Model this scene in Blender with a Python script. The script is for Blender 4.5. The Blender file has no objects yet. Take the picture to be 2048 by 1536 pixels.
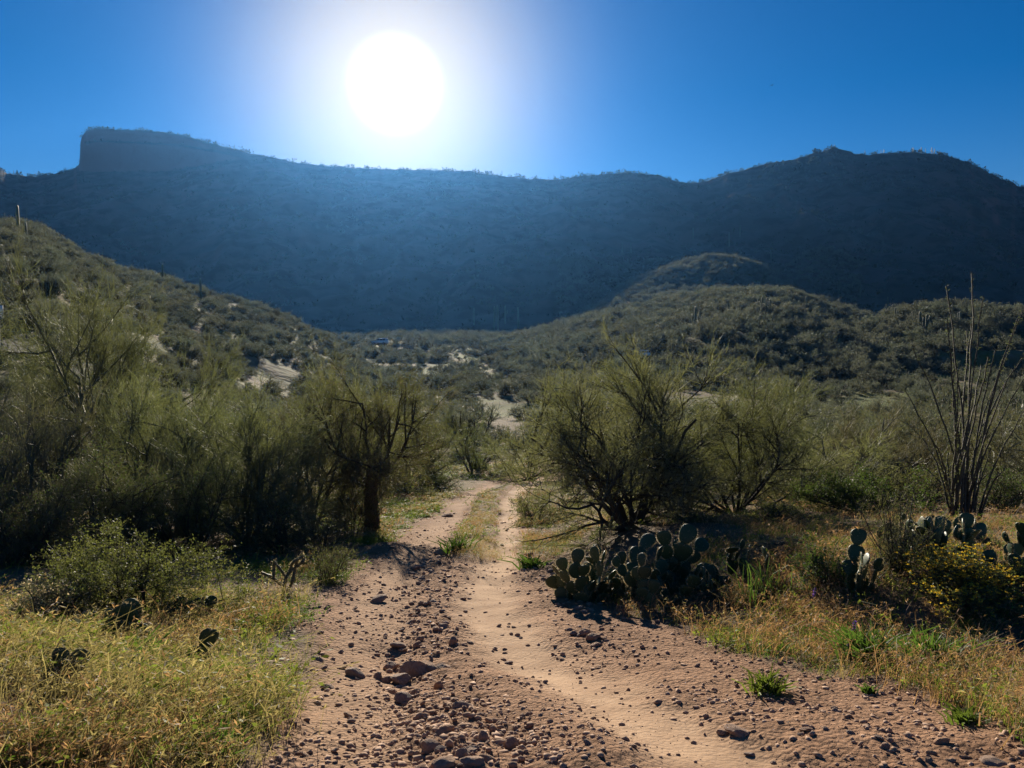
import bpy, math, random
import numpy as np
from mathutils import Vector, Matrix, Euler

# ------------------------------------------------------------------ camera, sky, sun, exposure
SC = bpy.context.scene
COL = SC.collection
PITCH = math.atan(88 / 1536)
CAM_Z = 1.7
cd = bpy.data.cameras.new('camera'); cd.lens = 27; cd.sensor_width = 36; cd.clip_start = 0.05; cd.clip_end = 9000
cam = bpy.data.objects.new('camera', cd); COL.objects.link(cam)
cam.location = (0, 0, CAM_Z); cam.rotation_euler = (math.pi / 2 - PITCH, 0, 0)
SC.camera = cam

def ray(px, py):
    """direction through a point of the 2048x1536 picture, scaled to y = 1"""
    u = (px - 1024) / 1536; v = (768 - py) / 1536
    y = math.cos(PITCH) + v * math.sin(PITCH)
    z = v * math.cos(PITCH) - math.sin(PITCH)
    return u / y, z / y

SUN = Vector((ray(790, 170)[0], 1.0, ray(790, 170)[1])).normalized()
SUN_EL = math.asin(SUN.z); SUN_AZ = math.atan2(SUN.x, SUN.y)
EXPOSURE = 0.92
SUN_STRENGTH = 5.0
SKY_STRENGTH = 0.05

W = bpy.data.worlds.new('World'); SC.world = W; W.use_nodes = True
nt = W.node_tree; nt.nodes.clear()
out = nt.nodes.new('ShaderNodeOutputWorld'); bg = nt.nodes.new('ShaderNodeBackground')
sky = nt.nodes.new('ShaderNodeTexSky'); sky.sky_type = 'NISHITA'; sky.sun_disc = False
sky.sun_elevation = SUN_EL; sky.sun_rotation = SUN_AZ
sky.altitude = 1800; sky.air_density = 1.0; sky.dust_density = 0.0; sky.ozone_density = 2.5
hs = nt.nodes.new('ShaderNodeHueSaturation'); hs.inputs['Saturation'].default_value = 1.45; hs.inputs['Hue'].default_value = 0.51; hs.inputs['Value'].default_value = 0.8
nt.links.new(sky.outputs[0], hs.inputs['Color'])
bg.inputs['Strength'].default_value = SKY_STRENGTH
nt.links.new(hs.outputs[0], bg.inputs['Color'])
# the overexposed sun with its aureole, a function of the angle to the sun only
tc = nt.nodes.new('ShaderNodeTexCoord')
dot = nt.nodes.new('ShaderNodeVectorMath'); dot.operation = 'DOT_PRODUCT'; dot.inputs[1].default_value = SUN
nrm = nt.nodes.new('ShaderNodeVectorMath'); nrm.operation = 'NORMALIZE'
nt.links.new(tc.outputs['Generated'], nrm.inputs[0]); nt.links.new(nrm.outputs[0], dot.inputs[0])
def M(op, a, b=None, c=None):
    n = nt.nodes.new('ShaderNodeMath'); n.operation = op
    for i, v in enumerate((a, b, c)):
        if v is None: continue
        if isinstance(v, (int, float)): n.inputs[i].default_value = v
        else: nt.links.new(v, n.inputs[i])
    return n.outputs[0]
ang = M('MULTIPLY', M('ARCCOSINE', M('MINIMUM', dot.outputs['Value'], 1.0)), 180 / math.pi)
fall = M('SUBTRACT', 1.0, M('MINIMUM', M('MAXIMUM', M('DIVIDE', M('SUBTRACT', ang, 0.7), 3.0), 0.0), 1.0)); disc = M('MULTIPLY', M('MULTIPLY', fall, fall), 2.4)
q = M('DIVIDE', ang, 8.2); glow = M('MULTIPLY', M('EXPONENT', M('MULTIPLY', M('MULTIPLY', q, q), -1.0)), 0.50)
wide = M('MULTIPLY', M('EXPONENT', M('MULTIPLY', ang, -1 / 9.0)), 0.03)
def emis(val, col):
    b = nt.nodes.new('ShaderNodeBackground'); b.inputs['Color'].default_value = (*col, 1)
    nt.links.new(val, b.inputs['Strength']); return b.outputs[0]
def add(a, b):
    n = nt.nodes.new('ShaderNodeAddShader'); nt.links.new(a, n.inputs[0]); nt.links.new(b, n.inputs[1]); return n.outputs[0]
s = add(bg.outputs[0], emis(disc, (1, 0.97, 0.86)))
s = add(s, emis(glow, (1, 0.70, 0.14)))
s = add(s, emis(wide, (1, 0.75, 0.7)))
nt.links.new(s, out.inputs['Surface'])

sl = bpy.data.lights.new('sun', 'SUN'); sl.energy = SUN_STRENGTH; sl.angle = math.radians(0.5); sl.color = (1, 0.89, 0.72)
so = bpy.data.objects.new('sun', sl); COL.objects.link(so)
so.rotation_euler = SUN.to_track_quat('Z', 'Y').to_euler(); so.location = (-20, 100, 60)

SC.view_settings.view_transform = 'Standard'; SC.view_settings.look = 'None'
SC.view_settings.gamma = 1; SC.view_settings.use_curve_mapping = False
SC.view_settings.exposure = EXPOSURE
SC.cycles.use_denoising = True
try: SC.cycles.denoiser = 'OPENIMAGEDENOISE'
except Exception: pass
SC.cycles.volume_bounces = 0
SC.cycles.max_bounces = 5; SC.cycles.diffuse_bounces = 2; SC.cycles.glossy_bounces = 1
SC.cycles.transmission_bounces = 3; SC.cycles.transparent_max_bounces = 8
SC.cycles.caustics_reflective = False; SC.cycles.caustics_refractive = False

RS = np.random.RandomState(11)
random.seed(11)

# ------------------------------------------------------------------ numeric helpers
_perm = np.random.RandomState(5).permutation(256)
_perm = np.concatenate([_perm, _perm, _perm])
_val = np.random.RandomState(6).rand(256)
def vnoise(x, y, seed=0):
    x = np.asarray(x, float) + seed * 17.31; y = np.asarray(y, float) - seed * 9.77
    ix = np.floor(x).astype(int); iy = np.floor(y).astype(int)
    fx = x - ix; fy = y - iy
    fx = fx * fx * (3 - 2 * fx); fy = fy * fy * (3 - 2 * fy)
    def h(a, b): return _val[_perm[(_perm[a & 255] + b) & 255]]
    a = h(ix, iy); b = h(ix + 1, iy); c = h(ix, iy + 1); d = h(ix + 1, iy + 1)
    return (a * (1 - fx) + b * fx) * (1 - fy) + (c * (1 - fx) + d * fx) * fy
def fbm(x, y, oct=4, seed=0):
    r = 0; a = 0.5; f = 1.0
    for o in range(oct):
        r = r + a * (vnoise(np.asarray(x) * f, np.asarray(y) * f, seed + o * 3) * 2 - 1); a *= 0.5; f *= 2.03
    return r
def sm(t): t = np.clip(t, 0, 1); return t * t * (3 - 2 * t)
def norm(v): return v / np.maximum(np.linalg.norm(v, axis=-1, keepdims=True), 1e-9)

# ------------------------------------------------------------------ terrain heights
PD = np.array([-2000, 0, 2.96, 4.1, 5.5, 8.3, 12, 16.5, 23.5, 32, 38, 60, 100, 150, 200, 230, 300, 380, 460, 600, 3000])
PZ = np.array([0, 0.05, 0.0, -.268, -.565, -1.044, -1.62, -2.32, -3.24, -4.18, -4.78, -6.3, -7.6, -7.2, -5.2, -3.6, 0.2, 3, 4, 4, 4])
_yy = np.concatenate([np.linspace(-30, 60, 1800), np.linspace(60.2, 700, 1600)])
_zz = np.interp(_yy, PD, PZ)
_k = np.ones(25) / 25
_zs = np.convolve(np.pad(_zz, 12, mode='edge'), _k, mode='valid')
def P(y): return np.interp(y, _yy, _zs)

def dist_of(py):
    s_ = ray(1024, py)[1]
    d = np.linspace(1, 400, 8000)
    hit = np.where(CAM_Z + s_ * d < P(d))[0]
    return d[hit[0]] if len(hit) else 400
def edge_table(rows):
    ys = []; xs = []
    for px, py in rows:
        d = dist_of(py); ys.append(d); xs.append(ray(px, py)[0] * d)
    o = np.argsort(ys); return np.array(ys)[o], np.array(xs)[o]
LE = edge_table([(545, 1536), (585, 1440), (590, 1400), (610, 1300), (615, 1240), (640, 1180), (700, 1120), (800, 1060), (850, 1030), (890, 1000), (955, 965), (1010, 948), (1080, 938)])
RE = edge_table([(2140, 1536), (1960, 1440), (1800, 1380), (1560, 1330), (1420, 1290), (1310, 1240), (1140, 1180), (1065, 1120), (1045, 1060), (1045, 1000), (1075, 970), (1130, 955), (1260, 942)])
def XL(y): return np.interp(y, LE[0], LE[1]) - 0.9 * np.clip(LE[0][0] - y, 0, 3)
def XR(y): return np.interp(y, RE[0], RE[1]) + 1.2 * np.clip(RE[0][0] - y, 0, 3)
def poly_world(rows):
    return np.array([(ray(px, py)[0] * dist_of(py), dist_of(py)) for px, py in rows])
TRACK = poly_world([(1560, 1600), (1420, 1500), (1270, 1420), (1130, 1340), (1040, 1280), (975, 1215), (968, 1170), (990, 1120), (1015, 1060), (1020, 1010), (1040, 975), (1090, 955), (1200, 944)])
TRACK2 = poly_world([(650, 1600), (690, 1500), (720, 1400), (735, 1300), (745, 1240), (780, 1170), (830, 1110), (870, 1060), (915, 1010), (970, 975), (1040, 955), (1160, 942)])
RUBBLE = poly_world([(990, 1560), (900, 1440), (840, 1340), (845, 1260), (850, 1190), (870, 1130), (890, 1090)])
STRIP = poly_world([(950, 1112), (948, 1080), (965, 1045), (978, 1010), (985, 985), (1010, 965)])
def poly_dist(x, y, poly):
    """distance to a polyline, arc length along it, signed side"""
    best = np.full(np.shape(x), 1e9); arc = np.zeros(np.shape(x)); side = np.zeros(np.shape(x)); acc = 0
    for i in range(len(poly) - 1):
        a = poly[i]; b = poly[i + 1]; ab = b - a; L = np.hypot(*ab)
        t = np.clip(((x - a[0]) * ab[0] + (y - a[1]) * ab[1]) / (L * L), 0, 1)
        dx = x - a[0] - t * ab[0]; dy = y - a[1] - t * ab[1]; d = np.hypot(dx, dy)
        m = d < best
        best = np.where(m, d, best); arc = np.where(m, acc + t * L, arc)
        side = np.where(m, np.sign(ab[0] * dy - ab[1] * dx), side); acc += L
    return best, arc, side
def road_mask(x, y):
    n = 0.25 * fbm(x * 1.3, y * 1.3, 3, 21) * np.clip(y / 6, 0.5, 2)
    w = np.clip(y * 0.035, 0.12, 0.8)
    m = sm((x - XL(y) + n) / w + 0.5) * sm((XR(y) - x + n) / w + 0.5)
    return m * sm((46 - y) / 4)
def strip_mask(x, y):
    d, a, s_ = poly_dist(x, y, STRIP)
    return sm((0.40 + 0.2 * fbm(x * 2, y * 2, 2, 31) - d) / 0.2)
def track_mask(x, y):
    d, a, s_ = poly_dist(x, y, TRACK)
    return sm((0.50 + 0.18 * fbm(x * 2.2, y * 2.2, 3, 33) - d) / 0.40)
def track2_mask(x, y):
    d, a, s_ = poly_dist(x, y, TRACK2)
    return sm((0.42 + 0.12 * fbm(x * 2.2, y * 2.2, 3, 35) - d) / 0.25)
def rubble_mask(x, y):
    d, a, s_ = poly_dist(x, y, RUBBLE)
    return sm((0.50 + 0.3 * fbm(x * 1.6, y * 1.6, 3, 37) - d) / 0.4)

def H(x, y):
    """the ground sheet"""
    x = np.asarray(x, float); y = np.asarray(y, float)
    z = P(y)
    z = z + 0.55 * sm((x - XR(y) - 0.2) / 2.2) * sm((y - 4.6) / 2.2) * (1 - sm((y - 16) / 14))
    z = z + 0.25 * sm((XL(y) - x - 0.2) / 2.0) * sm((6.2 - y) / 2)
    far = sm((np.hypot(x, y) - 14) / 40)
    z = z + far * 0.9 * fbm(x / 14, y / 14, 4, 3) + 0.10 * fbm(x / 1.7, y / 1.7, 3, 4) * sm(np.hypot(x, y) / 3)
    return z
def H_fine(x, y):
    z = H(x, y)
    rm = road_mask(x, y); near = 1 - sm((np.hypot(x, y) - 25) / 30)
    t1 = track_mask(x, y); t2 = track2_mask(x, y); rb = rubble_mask(x, y)
    z = z - near * (0.06 * t1 + 0.035 * t2) + near * 0.05 * strip_mask(x, y) - near * 0.04 * rb
    rough = (1 - 0.72 * np.maximum(t1, 0.6 * t2)) * (1 + 0.8 * rb)
    vn = 1 - sm((np.hypot(x, y) - 12) / 14)
    z = z + near * rough * (0.020 * fbm(x * 4, y * 4, 3, 41)) + vn * rough * 0.016 * fbm(x * 13, y * 13, 3, 43)
    z = z + vn * (1 - rm) * 0.03 * fbm(x * 2.5, y * 2.5, 2, 44)
    return z

def crest_table(rows):
    us = np.array([ray(a, b)[0] for a, b in rows]); es = np.array([ray(a, b)[1] for a, b in rows]); return us, es
HILL_L = crest_table([(-1500, 330), (-600, 380), (-200, 405), (0, 447), (60, 452), (110, 478), (170, 520), (230, 538), (340, 568), (420, 588), (500, 612), (560, 636), (620, 662), (690, 700), (760, 760), (900, 860)])
HILL_R = crest_table([(1000, 790), (1090, 700), (1150, 640), (1200, 602), (1260, 562), (1330, 534), (1390, 517), (1440, 509), (1480, 514), (1510, 524), (1560, 552), (1610, 588), (1660, 624), (1710, 660), (1760, 700), (1900, 800)])
MOUND = crest_table([(1600, 760), (1660, 690), (1700, 668), (1760, 645), (1800, 632), (1860, 621), (1950, 618), (2048, 628), (2300, 640), (2700, 650), (3400, 660)])
def hill_left(x, y):
    u = x / np.maximum(y, 1e-3); zc0 = np.interp(u, *HILL_L)
    yc = 170 + 30 * sm((u + 0.67) / 0.45); toe = 22 + 66 * sm((u + 0.62) / 0.4)
    zc = CAM_Z + zc0 * yc; base = P(toe) - 1.2
    t = (y - toe) / (yc - toe)
    f = np.where(t < 1, np.clip(t, 0, 1) * 0.93 + 0.07 * sm(t), 1 - (t - 1) * 0.8)
    return np.minimum(base + (zc - base) * f, base + np.maximum(t, -1) * 60) + 0.9 * fbm(x / 13, y / 13, 4, 51) * sm(t * 4) * (1 - 0.6 * sm((t - 0.7) * 4))
APRON = crest_table([(700, 800), (830, 716), (950, 696), (1060, 674), (1150, 650), (1250, 626), (1350, 606), (1440, 592), (1500, 584), (1560, 586), (1630, 604), (1700, 628), (1780, 655), (1900, 690), (2050, 760)])
def hill_apron(x, y):
    u = x / np.maximum(y, 1e-3); e = np.interp(u, *APRON)
    yc = 325 + 20 * fbm(u * 8, u * 0 + 5, 2, 16); toe = 135
    zc = CAM_Z + e * yc; base = P(toe) - 1.5; t = (y - toe) / (yc - toe)
    f = np.where(t < 1, 0.8 * np.clip(t, 0, 1) + 0.2 * sm(t), 1 - (t - 1) * 0.25)
    return np.minimum(base + (zc - base) * f, base + np.maximum(t, -1) * 120) + (2.0 * fbm(x / 22, y / 30, 4, 63) + 4 * fbm(x / 50, y / 45, 2, 64)) * sm(t * 3) * (1 - 0.6 * sm((t - 0.7) * 4))
def hill_right(x, y):
    u = x / np.maximum(y, 1e-3); e = np.interp(u, *HILL_R)
    yc = 650 + 25 * fbm(u * 9, u * 0 + 3, 2, 6); toe = 300
    zc = CAM_Z + e * yc; base = P(toe) - 1.5
    t = (y - toe) / (yc - toe)
    f = np.where(t < 1, 0.88 * np.clip(t, 0, 1) + 0.12 * sm(t), 1 - (t - 1) * 1.1)
    return np.minimum(base + (zc - base) * f, base + np.maximum(t, -1) * 120) + (4 * fbm(x / 40, y / 60, 4, 53) + 12 * fbm(x / 90, y / 85, 2, 54)) * sm(t * 3) * (1 - 0.7 * sm((t - 0.7) * 4))
def mound_right(x, y):
    u = x / np.maximum(y, 1e-3); e = np.interp(u, *MOUND)
    yc = 250.; zc = CAM_Z + e * yc
    y0 = 172 + 14 * sm((0.62 - u) / 0.15)
    bank_top = CAM_Z - 0.0125 * 190 - 6 * sm((0.56 - u) / 0.09)
    low = P(y0) - 1.5
    b = low + (bank_top - low) * sm((y - y0) / 9)
    t = (y - y0 - 18) / (yc - y0 - 18)
    z = np.where(t < 0, b, np.where(t < 1, bank_top + (zc - bank_top) * np.sin(np.clip(t, 0, 1) * 1.4) / math.sin(1.4), zc - (y - yc) * 0.35))
    return z + 0.8 * fbm(x / 9, y / 9, 3, 55) * sm(t * 3)
SKYLINE = crest_table([(-2600, 470), (-1500, 400), (-700, 300), (-400, 290), (-150, 312), (0, 335), (15, 346), (45, 351), (70, 353), (100, 347), (130, 342), (150, 337), (158, 330), (159, 322), (160, 307), (161, 285), (164, 272), (172, 263), (185, 257), (205, 256), (250, 259), (300, 262), (340, 266), (370, 272), (400, 279), (430, 287), (465, 297), (500, 306), (550, 315), (600, 326), (650, 331), (700, 335), (780, 338), (860, 340), (900, 341), (950, 344), (1000, 351), (1050, 356), (1090, 359), (1120, 358), (1160, 352), (1210, 347), (1260, 345), (1300, 348), (1330, 353), (1355, 363), (1380, 366), (1410, 363), (1440, 351), (1480, 341), (1500, 336), (1540, 325), (1590, 319), (1620, 308), (1650, 299), (1672, 296), (1690, 300), (1710, 308), (1740, 310), (1780, 306), (1830, 304), (1870, 308), (1900, 313), (1930, 321), (1950, 330), (1975, 344), (1995, 354), (2005, 360), (2025, 364), (2035, 372), (2060, 375), (2300, 425), (2700, 470), (4200, 540)])
CLIFF_U0 = ray(159, 300)[0]; CLIFF_U1 = ray(520, 300)[0]
RIDGE_D = 1150.
def ridge_d(u): return RIDGE_D + 70 * fbm(u * 3.1, u * 0 + 1.5, 2, 8) - 60 * sm((u - 0.15) / 0.4)
def mountain_h(x, y):
    u = x / np.maximum(y, 1e-3); e = np.interp(u, *SKYLINE); r = ridge_d(u)
    zc = CAM_Z + e * r + 2.2 * fbm(u * 190, u * 0 + 9, 3, 14) + 1.2 * fbm(u * 520, u * 0 + 2, 2, 15)
    y0 = 470 + 60 * fbm(u * 4, u * 0 + 7, 2, 9)
    base = -2.0
    t = (y - y0) / (r - y0)
    # a cliff band under the rim at the left end of the ridge
    cw = (u > CLIFF_U0 - 0.006) * (1 - sm((u - CLIFF_U0 - 0.10) / 0.16))
    drop = np.clip((e - ray(159, 334)[1]) * r, 0, 70) * cw
    f = np.where(t < 1, 0.8 * np.clip(t, -0.3, 1) + 0.2 * np.clip(t, 0, 1) ** 2, 1)
    z = base + (zc - drop - base) * f
    edge = 0.955 + 0.012 * fbm(u * 45, u * 0 + 2, 3, 12)
    z = z + drop * (0.72 * sm((t - edge) / 0.012) + 0.28 * sm((t - edge - 0.022) / 0.01))
    z = np.where(t > 1, zc - (y - r) * 0.12 - ((y - r) ** 2) * 0.0004, z)
    n = 30 * (np.abs(fbm(x / 85, y / 260, 4, 57)) - 0.22) + 10 * fbm(x / 34, y / 46, 4, 58)
    z = z - n * sm(t * 5) * (1 - sm((t - 0.72) / 0.22))
    z = z + 2.5 * fbm(x / 14, y / 14, 3, 59) * sm(t * 5) * (1 - sm((t - 0.9) / 0.08))
    return z
def surface(x, y):
    return np.maximum.reduce([H(x, y), hill_left(x, y), hill_right(x, y), hill_apron(x, y), mound_right(x, y), np.where(np.asarray(y) > 380, mountain_h(x, y), -99)])
_dr = np.concatenate([np.linspace(1.5, 60, 3000), np.linspace(60.1, 400, 2500), np.linspace(400.5, 1400, 1500)])
def hit(px, py):
    """first point of the terrain behind a point of the photograph"""
    u, s_ = ray(px, py)
    z = surface(u * _dr, _dr)
    k = np.where(CAM_Z + s_ * _dr < z)[0]
    d = _dr[k[0]] if len(k) else 1150
    return u * d, d, float(surface(np.array([u * d]), np.array([d]))[0])
def ground(x, y): return float(surface(np.array([x]), np.array([y]))[0])

# ------------------------------------------------------------------ mesh helpers
def mesh_np(name, V, Fs, mats=(), attrs=None, smooth=False, fm=None):
    me = bpy.data.meshes.new(name)
    V = np.asarray(V, np.float32).reshape(-1, 3)
    Fs = [np.asarray(F, np.int32) for F in Fs if len(F)]
    me.vertices.add(len(V)); me.vertices.foreach_set('co', V.ravel())
    loops = np.concatenate([F.ravel() for F in Fs]); sizes = np.concatenate([np.full(len(F), F.shape[1]) for F in Fs])
    me.loops.add(len(loops)); me.loops.foreach_set('vertex_index', loops)
    me.polygons.add(len(sizes)); me.polygons.foreach_set('loop_start', np.concatenate([[0], np.cumsum(sizes)[:-1]]).astype(np.int32))
    if smooth: me.polygons.foreach_set('use_smooth', np.ones(len(sizes), bool))
    if fm is not None: me.polygons.foreach_set('material_index', np.asarray(fm, np.int32))
    me.update(calc_edges=True)
    for k, a in (attrs or {}).items():
        a = np.asarray(a, np.float32)
        if a.ndim == 2:
            at = me.attributes.new(k, 'FLOAT_COLOR', 'POINT')
            if a.shape[1] == 3: a = np.concatenate([a, np.ones((len(a), 1), np.float32)], 1)
            at.data.foreach_set('color', a.ravel())
        else:
            at = me.attributes.new(k, 'FLOAT', 'POINT'); at.data.foreach_set('value', a)
    for m in mats: me.materials.append(m)
    return me
def link(name, me, parent=None, loc=None):
    o = bpy.data.objects.new(name, me); COL.objects.link(o)
    if parent: o.parent = parent
    if loc is not None: o.location = loc
    return o
def tag(o, label=None, cat=None, group=None, kind=None):
    if label: o['label'] = label
    if cat: o['category'] = cat
    if group: o['group'] = group
    if kind: o['kind'] = kind
    return o
def empty(name, loc, label, cat, group=None, rz=0.0):
    o = bpy.data.objects.new(name, None); COL.objects.link(o); o.location = loc; o.rotation_euler = (0, 0, rz)
    o.empty_display_size = 0.2
    return tag(o, label, cat, group)

class MB:
    """gathers vertices and faces into one mesh"""
    def __init__(s): s.V = []; s.Q = []; s.T = []; s.C = []; s.n = 0; s.qm = []; s.tm = []
    def add(s, V, Q=None, T=None, col=None, m=0):
        V = np.asarray(V, float).reshape(-1, 3)
        if Q is not None and len(Q): s.Q.append(np.asarray(Q) + s.n); s.qm.append(np.full(len(Q), m))
        if T is not None and len(T): s.T.append(np.asarray(T) + s.n); s.tm.append(np.full(len(T), m))
        s.V.append(V)
        if col is not None:
            col = np.asarray(col, float)
            if col.ndim == 1: col = np.tile(col, (len(V), 1))
            s.C.append(col)
        else: s.C.append(np.ones((len(V), 3)))
        s.n += len(V); return s
    def mesh(s, name, mats, smooth=False):
        Fs = []; fm = []
        if s.Q: Fs.append(np.concatenate(s.Q)); fm.append(np.concatenate(s.qm))
        if s.T: Fs.append(np.concatenate(s.T)); fm.append(np.concatenate(s.tm))
        return mesh_np(name, np.concatenate(s.V), Fs, mats, {'tint': np.concatenate(s.C)}, smooth, np.concatenate(fm))

def tubes(Pl, R, S, caps=False):
    N, K, _ = Pl.shape
    T = norm(np.gradient(Pl, axis=1))
    ref = np.zeros((N, 1, 3)); ax = np.argmin(np.abs(T.mean(axis=1)), axis=1); ref[np.arange(N), 0, ax] = 1
    A = norm(np.cross(T, ref)); B = np.cross(T, A)
    th = np.arange(S) * 2 * np.pi / S
    V = Pl[:, :, None, :] + R[:, :, None, None] * (A[:, :, None, :] * np.cos(th)[:, None] + B[:, :, None, :] * np.sin(th)[:, None])
    idx = np.arange(N * K * S).reshape(N, K, S); nx = np.roll(idx, -1, axis=2)
    Q = np.stack([idx[:, :-1], nx[:, :-1], nx[:, 1:], idx[:, 1:]], -1).reshape(-1, 4)
    return V.reshape(-1, 3), Q
def ribbons(Pl, Wd, rs, taper=True):
    N, K, _ = Pl.shape
    T = norm(np.gradient(Pl, axis=1))
    r = norm(rs.randn(N, 1, 3)); A = norm(np.cross(T, r))
    w = np.asarray(Wd).reshape(N, 1, 1) * (np.linspace(1, 0.35, K)[None, :, None] if taper else np.ones((1, K, 1)))
    V = np.stack([Pl - A * w / 2, Pl + A * w / 2], 2)
    idx = np.arange(N * K * 2).reshape(N, K, 2)
    Q = np.stack([idx[:, :-1, 0], idx[:, :-1, 1], idx[:, 1:, 1], idx[:, 1:, 0]], -1).reshape(-1, 4)
    return V.reshape(-1, 3), Q
def leaves(Pc, D, L, Wd, rs):
    """diamond leaves at Pc pointing along D"""
    N = len(Pc); D = norm(D); A = norm(np.cross(D, rs.randn(N, 3))); L = np.asarray(L).reshape(-1, 1); Wd = np.asarray(Wd).reshape(-1, 1)
    V = np.stack([Pc, Pc + D * L * 0.5 + A * Wd / 2, Pc + D * L, Pc + D * L * 0.5 - A * Wd / 2], 1)
    return V.reshape(-1, 3), np.arange(N * 4).reshape(N, 4)
def grow(Pp, n, L, rs, K=5, t=(0.2, 1.0), ang=(20, 55), trop=0.06, wig=0.12, up0=0.0):
    """n children on each parent polyline"""
    N, Kp, _ = Pp.shape
    i = np.repeat(np.arange(N), n); tt = t[0] + (t[1] - t[0]) * rs.rand(N * n)
    f = tt * (Kp - 1); k = np.minimum(f.astype(int), Kp - 2); fr = (f - k)[:, None]
    p0 = Pp[i, k] * (1 - fr) + Pp[i, k + 1] * fr; T = norm(Pp[i, k + 1] - Pp[i, k])
    a = np.radians(ang[0] + (ang[1] - ang[0]) * rs.rand(N * n))[:, None]
    perp = norm(np.cross(T, rs.randn(N * n, 3)))
    d = norm(T * np.cos(a) + perp * np.sin(a) + np.array([0, 0, up0]))
    ln = (L[0] + (L[1] - L[0]) * rs.rand(N * n))[:, None]
    pts = [p0]
    for q in range(K - 1):
        pts.append(pts[-1] + d * ln / (K - 1)); d = norm(d + np.array([0, 0, trop]) + wig * rs.randn(N * n, 3))
    return np.stack(pts, 1)
def fit(polys, w, d, h):
    """scale all branch lines so that the plant fills width, depth and height"""
    allp = np.concatenate([p.reshape(-1, 3) for p in polys])
    lo = np.percentile(allp, 1, axis=0); hi = np.percentile(allp, 99, axis=0)
    c = (lo + hi) / 2
    s_ = np.array([w / (hi[0] - lo[0]), d / (hi[1] - lo[1]), h / hi[2]])
    off = np.array([c[0] * 0.75, c[1] * 0.75, 0])
    out_ = []
    for p in polys:
        q = p.copy(); bend = sm(q[..., 2:3] / (0.5 * hi[2])); q = q - off * bend; out_.append(q * s_)
    return out_
def taper(Pl, r0, r1):
    N, K, _ = Pl.shape; r0 = np.broadcast_to(np.asarray(r0, float).reshape(-1, 1), (N, 1)); return r0 + (r1 - r0) * np.linspace(0, 1, K)[None, :]

# ------------------------------------------------------------------ materials
def nodes(m):
    m.use_nodes = True; t = m.node_tree; t.nodes.clear()
    o = t.nodes.new('ShaderNodeOutputMaterial'); return t, o
def N_(t, typ, **kw):
    n = t.nodes.new(typ)
    for k, v in kw.items():
        if hasattr(n, k): setattr(n, k, v)
        else: n.inputs[k].default_value = v
    return n
def L_(t, a, b): t.links.new(a, b)
def noise_col(t, colA, colB, scale, detail=4, lo=0.35, hi=0.65, coord='Object'):
    c = N_(t, 'ShaderNodeTexCoord'); n = N_(t, 'ShaderNodeTexNoise'); n.inputs['Scale'].default_value = scale; n.inputs['Detail'].default_value = detail
    L_(t, c.outputs[coord], n.inputs['Vector'])
    r = N_(t, 'ShaderNodeMapRange'); r.inputs[1].default_value = lo; r.inputs[2].default_value = hi; L_(t, n.outputs[0], r.inputs[0])
    mx = N_(t, 'ShaderNodeMix', data_type='RGBA'); mx.inputs[6].default_value = (*colA, 1); mx.inputs[7].default_value = (*colB, 1)
    L_(t, r.outputs[0], mx.inputs[0]); return mx.outputs[2], n.outputs[0]
def plant_mat(name, a, b, scale=3, transl=0.35, rough=0.55, spec=0.3, tint=False, rand=0.0, tcol=None):
    m = bpy.data.materials.new(name); t, o = nodes(m)
    col, _ = noise_col(t, a, b, scale)
    if tint:
        at = N_(t, 'ShaderNodeAttribute', attribute_name='tint'); mm = N_(t, 'ShaderNodeMix', data_type='RGBA', blend_type='MULTIPLY'); mm.inputs[0].default_value = 1
        L_(t, col, mm.inputs[6]); L_(t, at.outputs['Color'], mm.inputs[7]); col = mm.outputs[2]
    if rand:
        oi = N_(t, 'ShaderNodeObjectInfo'); mr = N_(t, 'ShaderNodeMapRange'); mr.inputs[3].default_value = 1 - rand; mr.inputs[4].default_value = 1 + rand
        L_(t, oi.outputs['Random'], mr.inputs[0]); h = N_(t, 'ShaderNodeHueSaturation'); L_(t, mr.outputs[0], h.inputs['Value'])
        mr2 = N_(t, 'ShaderNodeMapRange'); mr2.inputs[3].default_value = 0.5 - 0.06 * rand / 0.3; mr2.inputs[4].default_value = 0.5 + 0.04 * rand / 0.3
        fr = N_(t, 'ShaderNodeMath', operation='FRACT'); ml = N_(t, 'ShaderNodeMath', operation='MULTIPLY'); ml.inputs[1].default_value = 17.3
        L_(t, oi.outputs['Random'], ml.inputs[0]); L_(t, ml.outputs[0], fr.inputs[0]); L_(t, fr.outputs[0], mr2.inputs[0]); L_(t, mr2.outputs[0], h.inputs['Hue'])
        L_(t, col, h.inputs['Color']); col = h.outputs[0]
    b_ = N_(t, 'ShaderNodeBsdfPrincipled'); b_.inputs['Roughness'].default_value = rough; b_.inputs['Specular IOR Level'].default_value = spec
    L_(t, col, b_.inputs['Base Color'])
    if transl > 0:
        tr = N_(t, 'ShaderNodeBsdfTranslucent'); g = N_(t, 'ShaderNodeMix', data_type='RGBA', blend_type='MULTIPLY'); g.inputs[0].default_value = 1
        g.inputs[7].default_value = (*(tcol or (1.5, 1.6, 0.7)), 1); L_(t, col, g.inputs[6]); L_(t, g.outputs[2], tr.inputs['Color'])
        mx = N_(t, 'ShaderNodeMixShader'); mx.inputs[0].default_value = transl; L_(t, b_.outputs[0], mx.inputs[1]); L_(t, tr.outputs[0], mx.inputs[2])
        L_(t, mx.outputs[0], o.inputs['Surface'])
    else: L_(t, b_.outputs[0], o.inputs['Surface'])
    return m
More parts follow.
